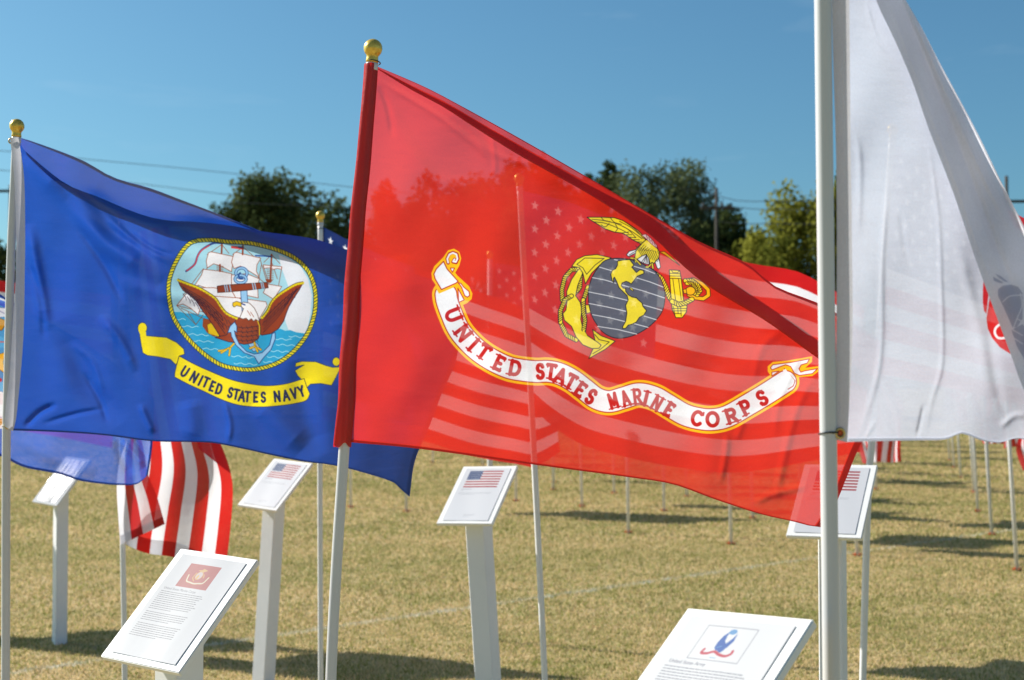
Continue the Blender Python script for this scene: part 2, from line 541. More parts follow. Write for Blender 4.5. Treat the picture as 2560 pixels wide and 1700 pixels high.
    P.fill([(476, 1190), (560, 1252), (698, 1305), (600, 1385), (500, 1440), (438, 1478), (480, 1380), (500, 1300)], YEL, BLK, 1.6)
    P.stroke([(496, 1238), (540, 1290), (640, 1312), (560, 1380), (478, 1428)], 1.4, BLK)
    P.fill([(380, 1180), (425, 1250), (530, 1318), (558, 1345), (540, 1372), (470, 1378), (380, 1340)], YEL, None)
    P.stroke([(425, 1250), (530, 1318), (560, 1345), (540, 1374), (470, 1378), (380, 1340)], 1.6, BLK)
    # stock and coil on the right
    P.rope([(1085, 640), (1150, 690), (1195, 780), (1225, 870), (1270, 925)], 10, YEL, BLK)
    P.fill([(1228, 606), (1330, 612), (1345, 690), (1368, 900), (1402, 965), (1395, 1020), (1355, 1075), (1292, 1075), (1258, 1000), (1248, 920), (1232, 690)], YEL, BLK, 1.8)
    for a, b in (((1232, 640), (1335, 645)), ((1232, 665), (1340, 668)), ((1232, 690), (1345, 692)), ((1262, 690), (1290, 905)), ((1318, 690), (1345, 900)), ((1250, 985), (1400, 985)), ((1262, 1008), (1396, 1008)), ((1268, 965), (1285, 1060)), ((1340, 965), (1345, 1060)), ((1285, 1035), (1345, 1035)), ((1250, 612), (1262, 632)), ((1262, 632), (1312, 634)), ((1312, 634), (1325, 614)), ((1310, 965), (1315, 1035))):
        P.stroke([a, b], 1.3, BLK)
    P.stroke([(1390, 715), (1460, 700), (1545, 740), (1608, 800), (1612, 855), (1560, 890), (1480, 880), (1420, 850)], 11, BLK)
    P.stroke([(1390, 715), (1460, 700), (1545, 740), (1608, 800), (1612, 855), (1560, 890), (1480, 880), (1420, 850)], 8, GOLD)
    P.rope([(1385, 712), (1450, 712), (1510, 760), (1530, 810), (1500, 850)], 9, YEL, BLK)
    P.rope([(1400, 740), (1450, 740), (1490, 790), (1475, 840)], 7, YEL, BLK)
    P.rope([(1255, 915), (1320, 945), (1385, 930), (1450, 895)], 10, YEL, BLK)
    P.fill(arc(1435, 812, 48, 42, 0, 345, 20), GOLD, BLK, 1.6)
    P.fill([(1362, 800), (1392, 792), (1400, 835), (1372, 838)], GOLD, BLK, 1.3)
    # globe
    G = [(640, 500), (700, 493), (780, 496), (860, 508), (940, 535), (1010, 572), (1070, 605), (1110, 645), (1155, 720), (1180, 800), (1186, 870), (1175, 960), (1150, 1030), (1105, 1090), (1050, 1145), (990, 1190), (930, 1225), (850, 1258), (760, 1276), (690, 1272), (620, 1245), (560, 1200), (520, 1145), (480, 1080), (455, 1010), (438, 930), (435, 850), (442, 770), (465, 695), (500, 625), (545, 565), (590, 520)]
    P.fill(smooth(G + [G[0]], 120)[:-1], GRY, BLK, 1.8)
    for ln in ([(690, 506), (722, 512)], [(545, 580), (690, 622)], [(880, 570), (980, 600), (1085, 642)], [(475, 682), (600, 706), (705, 738)], [(910, 685), (1040, 725), (1168, 775)], [(437, 822), (640, 862), (820, 906)], [(765, 755), (980, 815), (1182, 882)], [(440, 935), (620, 970), (800, 1012)], [(975, 950), (1155, 1002)], [(475, 1045), (640, 1075), (790, 1112)], [(970, 1055), (1100, 1095)], [(525, 1160), (720, 1190), (910, 1236)], [(870, 1130), (1020, 1170)]):
        P.stroke(ln, 1.9, WHT)
    P.fill([(720, 520), (780, 508), (840, 505), (882, 560), (860, 580), (878, 600), (905, 632), (940, 605), (975, 612), (980, 642), (915, 668), (882, 710), (855, 745), (830, 728), (805, 718), (765, 735), (758, 762), (775, 785), (800, 790), (800, 815), (825, 850), (862, 872), (905, 880), (935, 910), (960, 930), (970, 965), (1005, 1005), (978, 1050), (935, 1072), (905, 1118), (860, 1140), (825, 1148), (800, 1180), (770, 1180), (772, 1160), (800, 1110), (812, 1030), (800, 955), (825, 900), (815, 860), (770, 815), (735, 780), (712, 720), (690, 678), (680, 690), (684, 732), (668, 712), (655, 650), (668, 612), (702, 595), (720, 560)], YEL, BLK, 1.8)
    P.fill([(838, 778), (862, 786), (880, 812), (866, 812), (842, 792)], YEL, BLK, 1.2)
    # eagle
    P.fill([(422, 90), (560, 90), (690, 95), (770, 122), (850, 170), (920, 218), (962, 262), (1000, 320), (985, 350), (950, 352), (870, 312), (800, 262), (760, 245), (690, 236), (600, 205), (520, 155), (465, 122)], YEL, BLK, 1.7)
    for ln in ([(470, 110), (600, 125), (740, 165), (860, 230), (960, 300)], [(490, 135), (600, 150), (720, 195), (830, 250)], [(560, 92), (590, 122), (650, 135)], [(650, 95), (690, 140), (760, 160)], [(700, 160), (720, 200), (700, 235)], [(770, 180), (830, 215), (900, 290)], [(640, 150), (600, 185), (560, 165)], [(760, 245), (830, 235)], [(790, 262), (860, 262)], [(830, 285), (900, 290)], [(870, 310), (935, 312)], [(905, 330), (960, 335)], [(800, 140), (900, 215), (975, 300)], [(740, 130), (850, 190), (940, 260)]):
        P.stroke(smooth(ln, 20), 1.3, BLK)
    P.fill([(1085, 522), (1105, 490), (1125, 480), (1142, 580), (1125, 598), (1110, 590)], WHT, BLK, 1.5)
    P.fill([(808, 460), (835, 425), (910, 405), (900, 440), (830, 476)], WHT, BLK, 1.5)
    P.stroke([(835, 460), (895, 425)], 1.2, BLK)
    P.fill([(1130, 430), (1180, 425), (1250, 480), (1330, 562), (1240, 500), (1185, 460)], (206, 160, 30), BLK, 1.2)
    P.fill([(905, 400), (950, 355), (1000, 310), (1040, 320), (1100, 380), (1130, 430), (1125, 490), (1075, 545), (1040, 560), (1030, 500), (1000, 455), (940, 505), (880, 520), (890, 480)], YEL, BLK, 1.7)
    for i in range(9):
        P.stroke([(905 + i * 26, 420 + 0 * i), (960 + i * 20, 350 + i * 12)], 1.0, BLK)
        P.stroke([(900 + i * 24, 370 + i * 8), (960 + i * 22, 470 + i * 8)], 1.0, BLK)
    P.fill([(912, 502), (960, 470), (1005, 455), (1025, 490), (1032, 552), (1000, 550), (950, 530)], WHT, BLK, 1.5)
    for x in (950, 975, 1000, 1018):
        P.stroke([(1004, 462), (x, 540)], 1.3, BLK)
    P.fill([(955, 265), (1000, 255), (1050, 300), (1110, 372), (1100, 392), (1050, 350), (1000, 300)], (225, 200, 205), (120, 40, 36), 1.2)
    for i in range(5):
        P.stroke([(1000 + i * 26, 262 + i * 26), (1016 + i * 26, 300 + i * 26)], 1.2, (110, 30, 28))
    P.stroke([(850, 490), (890, 495), (900, 530)], 5, BLK); P.stroke([(850, 490), (890, 495), (900, 530)], 3, YEL)
    P.stroke([(890, 495), (945, 555)], 5, BLK); P.stroke([(890, 495), (945, 555)], 3, YEL)
    P.stroke([(1060, 540), (1020, 580), (1000, 578)], 5.4, BLK); P.stroke([(1060, 540), (1020, 580), (1000, 578)], 3.2, YEL)
    P.stroke([(1060, 545), (1068, 590)], 5.4, BLK); P.stroke([(1060, 545), (1068, 590)], 3.2, YEL)
    return P

NAVY = (28, 78, 178)
def print_navy():
    P = Print(0, 320, 1180, 1260, NAVY)
    P.tf = (330, 560, 3.137)
    Y2, NB, BR, CY_, SEA, SKY = (246, 226, 30), (24, 34, 84), (148, 62, 36), (160, 214, 236), (40, 164, 214), (166, 218, 236)
    ring = [(520, 128), (640, 125), (740, 138), (850, 143), (960, 155), (1100, 190), (1230, 240), (1320, 300), (1385, 375), (1422, 460), (1440, 560), (1435, 680), (1410, 780), (1370, 870), (1300, 965), (1220, 1040), (1130, 1095), (1020, 1130), (910, 1143), (790, 1130), (700, 1105), (620, 1060), (530, 990), (440, 900), (370, 810), (325, 730), (300, 640), (287, 540), (290, 450), (312, 370), (345, 295), (395, 212), (455, 150)]
    rs = smooth(ring + [ring[0]], 160)
    P.fill(rs[:-1], SKY)
    P.fill([(1150, 240), (1240, 280), (1320, 330), (1380, 430), (1410, 560), (1400, 700), (1370, 860), (1230, 840), (1180, 700), (1230, 500), (1170, 340)], (226, 232, 242))
    P.fill([(318, 690), (380, 690), (430, 702), (480, 700), (560, 715), (900, 800), (1110, 830), (1165, 822), (1200, 838), (1240, 832), (1290, 850), (1375, 862), (1300, 965), (1220, 1040), (1130, 1095), (1020, 1130), (910, 1143), (790, 1130), (700, 1105), (620, 1060), (530, 990), (440, 900), (370, 810)], SEA)
    for yy, x0, x1 in ((745, 345, 420), (800, 385, 520), (862, 425, 600), (915, 475, 640), (975, 530, 680), (1035, 780, 900), (1045, 900, 1010), (1092, 800, 980), (900, 1120, 1250), (945, 1130, 1290), (995, 1090, 1240), (1040, 1060, 1190), (880, 1230, 1340), (1080, 1030, 1130)):
        n = 14; xs = np.linspace(x0, x1, n)
        P.stroke([(x, yy + 6 * math.sin((x - x0) * .09) + (x - x0) * .06) for x in xs], 1.6, (190, 232, 246))
    def sail(p, c=(240, 240, 246)): P.fill(p, c, BR, 1.3)
    # rear hull and rigging
    for ln in ([(350, 640), (500, 790)], [(350, 640), (600, 700)], [(500, 790), (560, 710)], [(500, 790), (440, 690)], [(385, 660), (560, 740)],
               [(400, 560), (560, 350)], [(705, 160), (590, 240)], [(705, 160), (760, 230)], [(870, 180), (790, 240)], [(870, 180), (950, 250)], [(1095, 240), (1035, 300)], [(1095, 240), (1160, 310)],
               [(1000, 260), (1060, 460)], [(1030, 330), (1090, 520)], [(990, 420), (1150, 560)], [(1175, 340), (1150, 480)], [(690, 370), (560, 520)], [(690, 370), (620, 530)], [(640, 250), (560, 400)], [(1015, 320), (985, 470)], [(1100, 310), (1140, 430)]):
        P.stroke(ln, 1.2, BR)
    P.fill([(560, 740), (640, 760), (700, 880), (640, 880), (590, 850), (555, 800)], (150, 70, 30), BR, 1.3)
    P.fill([(590, 790), (620, 775), (690, 860), (680, 885), (600, 860)], (226, 190, 24), (120, 80, 10), 1.0)
    sail([(350, 640), (430, 540), (560, 560), (520, 712), (460, 660), (400, 628)])
    sail([(600, 225), (620, 218), (830, 262), (790, 310), (780, 375), (700, 330), (640, 312), (590, 345), (582, 290)])
    sail([(560, 355), (690, 370), (780, 390), (800, 450), (790, 500), (640, 520), (520, 480), (480, 500), (545, 400)])
    sail([(470, 500), (640, 500), (840, 530), (850, 600), (600, 560), (440, 545)])
    sail([(800, 228), (820, 222), (1010, 268), (980, 320), (975, 370), (1000, 420), (920, 370), (850, 330), (800, 350), (780, 300)])
    sail([(780, 400), (900, 390), (1000, 430), (985, 480), (990, 580), (900, 560), (820, 590), (780, 520)])
    sail([(905, 590), (1050, 610), (1060, 640), (1000, 740), (900, 700)])
    sail([(560, 560), (840, 580), (900, 620), (860, 740), (700, 690), (600, 620)])
    sail([(1030, 320), (1175, 335), (1170, 355), (1140, 348), (1110, 356), (1080, 344), (1035, 348)])
    sail([(1060, 470), (1175, 490), (1110, 590), (1030, 540)])
    for m in ([(705, 155), (703, 228)], [(870, 170), (868, 238)], [(1095, 240), (1085, 440)], [(690, 320), (690, 370)]):
        P.stroke(m, 4, BR)
    for k in range(6):
        P.stroke([(1058, 360 + k * 14), (1108, 363 + k * 14)], 1.0, BR)
    for k in range(4):
        P.stroke([(665 , 330 + k * 12), (715, 332 + k * 12)], 1.0, BR)
    P.fill([(1045, 432), (1105, 440), (1085, 462), (1060, 458)], BR, None)
    P.stroke(smooth([(700, 150), (650, 148), (605, 165), (545, 205), (515, 250), (495, 310), (460, 345), (425, 370)], 30), 5, (44, 70, 140))
    P.stroke(smooth([(605, 168), (545, 208), (515, 252), (495, 312), (460, 345), (430, 366)], 30), 3.4, (208, 70, 84))
    P.fill([(778, 172), (866, 178), (866, 200), (778, 190)], (212, 66, 72), None)
    P.stroke([(835, 180), (866, 182)], 3, (44, 70, 140))
    P.stroke([(970, 248), (1030, 250), (1090, 256)], 3.6, (44, 88, 170))
    # anchor shaft, ring and stock
    AB = (150, 200, 240)
    P.fill([(850, 500), (900, 500), (910, 640), (930, 900), (985, 940), (1010, 985), (950, 1000), (880, 900), (860, 640)], AB, (36, 70, 130), 1.4)
    P.stroke(arc(858, 385, 44, 40, 0, 360, 30), 7.5, (36, 80, 150)); P.stroke(arc(858, 385, 44, 40, 0, 360, 30), 4.6, AB)
    P.stroke(arc(852, 432, 44, 30, 0, 360, 30), 7.5, (36, 80, 150)); P.stroke(arc(852, 432, 44, 30, 0, 360, 30), 4.6, AB)
    P.stroke(arc(856, 405, 20, 22, 60, 250, 20), 4, (36, 80, 150))
    P.fill([(668, 488), (720, 480), (860, 470), (1062, 458), (1068, 500), (900, 520), (760, 532), (672, 538)], BR, (60, 24, 20), 1.5)
    for x in (726, 742, 766, 944, 962, 1012, 1026):
        P.stroke([(x, 482 - (x - 720) * .07), (x + 10, 530 - (x - 720) * .075)], 2.6, AB)
    # eagle
    DB = (36, 22, 52)
    wl_ = [(360, 438), (440, 470), (520, 500), (600, 545), (660, 590), (700, 650), (740, 700), (820, 740), (860, 780), (830, 860), (780, 880), (740, 900), (690, 880), (640, 800), (600, 740), (560, 690), (500, 600), (440, 550), (400, 520), (375, 480)]
    wr_ = [(1342, 460), (1280, 475), (1200, 520), (1130, 570), (1085, 620), (1060, 680), (1020, 735), (975, 770), (970, 850), (1020, 872), (1090, 860), (1150, 820), (1190, 760), (1210, 700), (1230, 650), (1270, 580), (1310, 520)]
    P.fill(wl_, BR, DB, 1.5); P.fill(wr_, BR, DB, 1.5)
    P.fill([(820, 740), (900, 730), (1000, 760), (1010, 840), (990, 900), (940, 935), (880, 945), (820, 930), (760, 925), (650, 890), (740, 870), (790, 800)], BR, DB, 1.4)
    for k in range(1, 6):
        f = k / 6.0
        P.stroke(smooth([(372 + 14 * k, 470 + 16 * k), (560 + 10 * k, 570 + 26 * k), (700 + 6 * k, 690 + 34 * k)], 12), 1.3, DB)
        P.stroke(smooth([(1328 - 14 * k, 480 + 16 * k), (1180 - 4 * k, 580 + 26 * k), (1040 - 2 * k, 720 + 26 * k)], 12), 1.3, DB)
    for k in range(26):
        x, y = 400 + (k % 13) * 32, 0
        y = 500 + (x - 400) * .72 + (k // 13) * 46
        P.stroke([(x, y), (x + 22, y + 30), (x + 26, y + 52)], 1.0, DB)
    for k in range(20):
        x = 1290 - (k % 10) * 28
        y = 500 + (1290 - x) * .85 + (k // 10) * 44
        P.stroke([(x, y), (x - 14, y + 34)], 1.0, DB)
    for k in range(4):
        P.stroke(smooth([(800, 800 + k * 34), (880, 815 + k * 34), (990, 800 + k * 34)], 14), 1.1, DB)
        for j in range(5):
            P.stroke([(815 + j * 40, 800 + k * 34), (830 + j * 40, 825 + k * 34)], 1.0, DB)
    gl = smooth([(362, 440), (440, 470), (520, 500), (600, 545), (660, 590), (700, 650), (745, 702), (820, 740)], 60)
    P.stroke(gl, 6.5, (226, 206, 30)); P.stroke(gl + np.array([0, -10]), 1.2, DB)
    gr = smooth([(1340, 462), (1280, 476), (1200, 522), (1130, 572), (1088, 622), (1060, 682), (1020, 735)], 60)
    P.stroke(gr, 6.5, (226, 206, 30)); P.stroke(gr + np.array([0, -10]), 1.2, DB)
    for g in (gl, gr):
        for i in range(0, 60, 3):
            P.stroke([g[i] + (0, 8), g[i] + (3, 10)], 1.6, (150, 110, 20))
    P.fill([(870, 612), (920, 620), (960, 660), (985, 710), (1000, 765), (970, 748), (955, 762), (935, 742), (915, 758), (895, 738), (870, 745), (845, 735), (860, 700), (875, 665), (850, 640)], (244, 244, 248), (90, 60, 50), 1.3)
    P.stroke([(905, 680), (930, 720)], 1.2, BR); P.stroke([(930, 690), (955, 728)], 1.2, BR)
    P.fill([(790, 618), (820, 606), (856, 618), (856, 648), (820, 640), (800, 652), (790, 640)], (238, 196, 30), (70, 60, 50), 1.2)
    P.stroke([(868, 628), (885, 634)], 3, (30, 60, 140))
    # feet
    for p in ([(800, 938), (770, 970), (720, 990), (680, 995)], [(770, 975), (762, 1030)], [(740, 985), (700, 1010)], [(960, 930), (970, 965), (1010, 985)], [(965, 960), (925, 975)], [(970, 968), (985, 1000)]):
        P.stroke(p, 5.4, (90, 70, 20)); P.stroke(p, 4.0, (236, 190, 40))
    # flukes
    P.fill([(805, 768), (822, 800), (822, 850), (803, 838), (812, 880), (840, 940), (900, 1000), (960, 1020), (1020, 1010), (1080, 950), (1100, 860), (1122, 850), (1124, 900), (1090, 985), (1030, 1050), (995, 1098), (960, 1040), (880, 1010), (815, 950), (780, 880), (776, 850), (750, 852), (770, 800)], AB, (30, 50, 110), 1.5)
    P.stroke([(1000, 870), (1000, 800), (985, 760)], 2.6, (226, 196, 30))
    # rope
    P.stroke(rs, 11.5, (20, 40, 70))
    P.rope(rs, 8.6, (240, 220, 30), (24, 54, 70), step=7.6, lw=1.6)
    # ribbon
    P.fill([(60, 870), (150, 880), (270, 890), (350, 930), (405, 980), (412, 1020), (370, 1035), (358, 1080), (345, 1105), (300, 1060), (200, 1040), (120, 1030), (85, 1010), (75, 960)], Y2, (40, 50, 60), 1.2)
    P.fill(arc(82, 815, 36, 42, 0, 350, 20), Y2, (40, 50, 60), 1.2)
    P.fill([(48, 830), (110, 845), (112, 880), (68, 880)], Y2, None)
    P.fill([(1350, 1105), (1280, 1120), (1285, 1090), (1330, 1078), (1440, 1080), (1520, 1110), (1575, 1125), (1640, 1120), (1600, 1200), (1565, 1266), (1480, 1250), (1400, 1255), (1370, 1285), (1340, 1230), (1300, 1190), (1278, 1150)], Y2, (40, 50, 60), 1.2)
    P.fill(arc(1602, 1080, 30, 34, 0, 350, 20), Y2, (40, 50, 60), 1.2)
    mid = [(356, 1130), (450, 1190), (560, 1250), (700, 1302), (850, 1340), (1000, 1352), (1150, 1345), (1280, 1320), (1372, 1290)]
    q = smooth(mid, 120)
    up = smooth([(370, 1035), (480, 1095), (600, 1150), (760, 1215), (900, 1250), (1050, 1268), (1200, 1255), (1350, 1212)], 60)
    dn = smooth([(335, 1200), (440, 1255), (560, 1310), (700, 1375), (840, 1420), (1000, 1434), (1150, 1425), (1290, 1405), (1370, 1380), (1395, 1330)], 60)
    P.fill(list(up) + [(1368, 1270)] + list(dn[::-1]) + [(335, 1170), (352, 1100)], Y2, (34, 40, 60), 1.3)
    L_ = (26, 38, 92)
    text_on(P, [('U', 414, 1158), ('N', 488, 1200), ('I', 538, 1228), ('T', 580, 1240), ('E', 630, 1272), ('D', 682, 1295), ('S', 772, 1322), ('T', 818, 1334), ('A', 862, 1350), ('T', 906, 1352), ('E', 970, 1358), ('S', 1030, 1358), ('N', 1138, 1352), ('A', 1208, 1345), ('V', 1270, 1328), ('Y', 1328, 1312)],
            mid, 29.5, 6.6, .72, L_, serif=False)
    return P

def star(P, cx, cy, r, col):
    P.fill([(cx + (r if k % 2 == 0 else r * .4) * math.sin(math.pi * k / 5), cy - (r if k % 2 == 0 else r * .4) * math.cos(math.pi * k / 5)) for k in range(10)], col)

def print_usa():
    P = Print(0, 0, 1140, 600, WHT)
    h = 600 / 13.0
    for k in range(0, 13, 2):
        P.fill([(0, k * h), (1140, k * h), (1140, (k + 1) * h), (0, (k + 1) * h)], (204, 22, 26))
    P.fill([(0, 0), (456, 0), (456, 7 * h), (0, 7 * h)], (26, 46, 104))
    for r in range(9):
        for c in range(6 if r % 2 == 0 else 5):
            star(P, (38 if r % 2 == 0 else 76) + c * 76, 32 + r * 32.3, 15, WHT)
    return P

def print_army():
    P = Print(2060, -80, 2900, 1160, (198, 204, 220))
    P.tf = (2360, 600, 2.85)
    R = (206, 34, 34)
    P.fill([(283, 282), (318, 370), (302, 524), (285, 505), (277, 440), (278, 350)], R)
    P.fill([(328, 400), (480, 815), (400, 765), (345, 700), (312, 630), (303, 560)], R)
    P.stroke(smooth([(402, 598), (370, 625), (362, 660), (382, 695), (420, 700), (450, 690)], 20), 6.2, (240, 241, 247))
    return P

def print_army_back():
    P = Print(2300, 0, 2700, 1160, (226, 226, 232))
    P.tf = (2360, 600, 2.85)
    G = (178, 180, 196)
    P.fill([(350, 262), (375, 275), (425, 305), (400, 308), (355, 290)], G)
    P.fill([(365, 238), (400, 255), (460, 300), (430, 295), (385, 265)], G)
    P.fill([(385, 350), (420, 325), (480, 318), (530, 335), (560, 380), (560, 560), (520, 620), (490, 625), (460, 560), (420, 470), (385, 400)], G)
    P.fill([(480, 640), (560, 600), (640, 700), (600, 900), (520, 760)], G)
    for ln in ([(420, 440), (470, 400), (560, 392)], [(545, 380), (555, 470), (520, 560), (490, 640)], [(490, 640), (560, 680)], [(555, 470), (620, 500)], [(500, 700), (560, 740)], [(520, 560), (590, 600)]):
        P.stroke(smooth(ln, 14), 3, (222, 222, 228))
    return P

def print_airforce():
    P = Print(-260, 560, 420, 1260, (22, 92, 200))
    P.tf = (0, 0, 1)
    P.fill(arc(-60, 905, 150, 155, 0, 355, 50), (34, 150, 206))
    P.stroke([(-90, 735), (-30, 738), (16, 752)], 5, (225, 228, 240))
    P.fill([(-170, 770), (-60, 764), (16, 770), (16, 792), (-80, 800), (-170, 792)], (214, 218, 228), (60, 80, 130), 1.5)
    P.stroke([(-60, 772), (0, 778), (16, 786)], 1.5, (90, 110, 150))
    P.fill([(-120, 796), (-10, 792), (12, 800), (14, 812), (4, 826), (-20, 822), (-120, 830)], (196, 140, 20), (60, 40, 10), 1.5)
    P.stroke([(-100, 852), (14, 855)], 3, (200, 50, 50))
    P.fill([(-80, 880), (0, 885), (14, 880), (8, 905), (14, 935), (-20, 910), (-80, 920)], (240, 180, 30), (70, 60, 30), 1.2)
    P.fill(arc(0, 950, 5, 5, 0, 340, 12), (190, 30, 50))
    P.fill([(-180, 982), (4, 978), (14, 984), (14, 1044), (-180, 1044)], (236, 236, 242), (60, 100, 170), 1.8)
    P.fill([(-180, 1044), (14, 1044), (14, 1064), (-180, 1064)], (240, 240, 244))
    letter(P, 'R', 3, 1055, 0, 17, .9, 3.6, (206, 150, 50), True)
    letter(P, 'O', -16, 1055, 0, 17, .9, 3.6, (206, 150, 50), True)
    P.fill([(-180, 1064), (14, 1064), (14, 1072), (-180, 1072)], (236, 236, 242))
    return P
# ------------------------------------------------------------------ the ground
def field_nodes(m, nt, attr=False):
    """straw and green of dormant mown turf, with a worn chalk line; the same field colour for soil and blades"""
    N, L = nt.nodes.new, nt.links.new
    geo = N('ShaderNodeNewGeometry')
    def noise(scale, det=5, rough=.6, sx=1, sy=1):
        mp = N('ShaderNodeMapping'); mp.inputs['Scale'].default_value = (sx, sy, 1)
        L(geo.outputs['Position'], mp.inputs[0])
        n = N('ShaderNodeTexNoise'); n.inputs['Scale'].default_value = scale
        n.inputs['Detail'].default_value = det; n.inputs['Roughness'].default_value = rough
        L(mp.outputs[0], n.inputs['Vector'])
        return n.outputs[0]
    def rng_(v, a, b, c=0, d=1):
        r = N('ShaderNodeMapRange'); r.inputs[1].default_value = a; r.inputs[2].default_value = b
        r.inputs[3].default_value = c; r.inputs[4].default_value = d
        L(v, r.inputs[0]); return r.outputs[0]
    def mixc(f, a, b):
        x = N('ShaderNodeMix'); x.data_type = 'RGBA'
        L(f, x.inputs[0])
        for k, c in ((6, a), (7, b)):
            if isinstance(c, tuple): x.inputs[k].default_value = (*c, 1)
            else: L(c, x.inputs[k])
        return x.outputs[2]
    def math_(op, a, b):
        x = N('ShaderNodeMath'); x.operation = op
        for k, v in enumerate((a, b)):
            if isinstance(v, (int, float)): x.inputs[k].default_value = v
            else: L(v, x.inputs[k])
        return x.outputs[0]
    big = noise(.22, 4, .6, .7, 1.3)
    mid = noise(1.7, 5, .65)
    fine = noise(11, 4, .7)
    v = math_('ADD', math_('MULTIPLY', big, .6), math_('ADD', math_('MULTIPLY', mid, .55), math_('MULTIPLY', fine, .35)))
    if attr:
        at_ = N('ShaderNodeAttribute'); at_.attribute_name = 'tone'
        v = math_('ADD', v, math_('MULTIPLY', math_('SUBTRACT', at_.outputs['Fac'], .5), .85))
    g = rng_(v, .68, .90)
    col = mixc(g, STRAW, GREEN)
    d = rng_(noise(4.3, 4, .6), .56, .72)
    col = mixc(math_('MULTIPLY', d, .45), col, BROWN)
    # chalk line: a strip along one direction of the field, worn through
    sx = N('ShaderNodeSeparateXYZ'); L(geo.outputs['Position'], sx.inputs[0])
    (ax, ay), (bx, by) = LINE_A, LINE_B
    dx, dy = bx - ax, by - ay; l = math.hypot(dx, dy); nx, ny = -dy / l, dx / l
    dist = math_('ABSOLUTE', math_('ADD', math_('ADD', math_('MULTIPLY', sx.outputs[0], nx), math_('MULTIPLY', sx.outputs[1], ny)), -(ax * nx + ay * ny)), 0)
    ln = math_('MULTIPLY', rng_(dist, .035, .06, 1, 0), rng_(noise(6, 4, .7), .42, .62, .1, .55))
    col = mixc(ln, col, (.62, .66, .62))
    return col

STRAW, GREEN, BROWN = (.66, .51, .27), (.27, .28, .08), (.42, .30, .16)
LINE_A = tuple(at(900, 1559, 1.6 * FPX / (1559 - 970))[:2])
LINE_B = tuple(at(2276, 1362, 1.6 * FPX / (1362 - 970))[:2])

def ground_pt(px, py):
    """ground point seen at a pixel"""
    d = FW + (px - CX) / FPX * RT - (py - CY) / FPX * UPV
    t = -CAMH / d[2]
    return EYE + t * d

LINE_A = tuple(ground_pt(900, 1559)[:2]); LINE_B = tuple(ground_pt(2276, 1362)[:2])
m_soil, nt, out = mat_new('turf')
b = nt.nodes.new('ShaderNodeBsdfPrincipled'); b.inputs['Roughness'].default_value = .95
b.inputs['Specular IOR Level'].default_value = .1
blade_shade = nt.nodes.new('ShaderNodeVectorMath'); blade_shade.operation = 'SCALE'; blade_shade.inputs['Scale'].default_value = .68  # soil colour darkened to stand in for blades shading each other
nt.links.new(field_nodes(m_soil, nt), blade_shade.inputs[0]); nt.links.new(blade_shade.outputs[0], b.inputs['Base Color'])
nb = nt.nodes.new('ShaderNodeTexNoise'); nb.inputs['Scale'].default_value = 14; nb.inputs['Detail'].default_value = 8
g_ = nt.nodes.new('ShaderNodeNewGeometry'); nt.links.new(g_.outputs['Position'], nb.inputs['Vector'])
bp = nt.nodes.new('ShaderNodeBump'); bp.inputs['Strength'].default_value = .8; bp.inputs['Distance'].default_value = .025
nt.links.new(nb.outputs[0], bp.inputs['Height']); nt.links.new(bp.outputs[0], b.inputs['Normal'])
nt.links.new(b.outputs[0], out.inputs[0])

# gently uneven sheet, fine near the camera and reaching the horizon
gx = np.unique(np.concatenate([np.linspace(-1400, 1400, 29), np.linspace(-60, 60, 81)]))
gy = np.unique(np.concatenate([np.linspace(-400, 2400, 29), np.linspace(-10, 90, 101)]))
def gz(x, y):
    f = np.clip((np.asarray(y) - 14) / 20, 0, 1) * np.clip(1 - (np.abs(y) - 60) / 30, 0, 1)
    return f * (.05 * np.sin(x * .31 + .4) * np.sin(y * .23))
GXX, GYY = np.meshgrid(gx, gy)
vv = np.stack([GXX.ravel(), GYY.ravel(), gz(GXX, GYY).ravel() * 0], 1)
ii = np.arange(len(gx) * len(gy)).reshape(len(gy), len(gx))
ff = np.stack([ii[:-1, :-1], ii[:-1, 1:], ii[1:, 1:], ii[1:, :-1]], -1).reshape(-1, 4)
tag(mesh_obj('ground', vv, ff, m_soil, smooth=True), kind='structure')

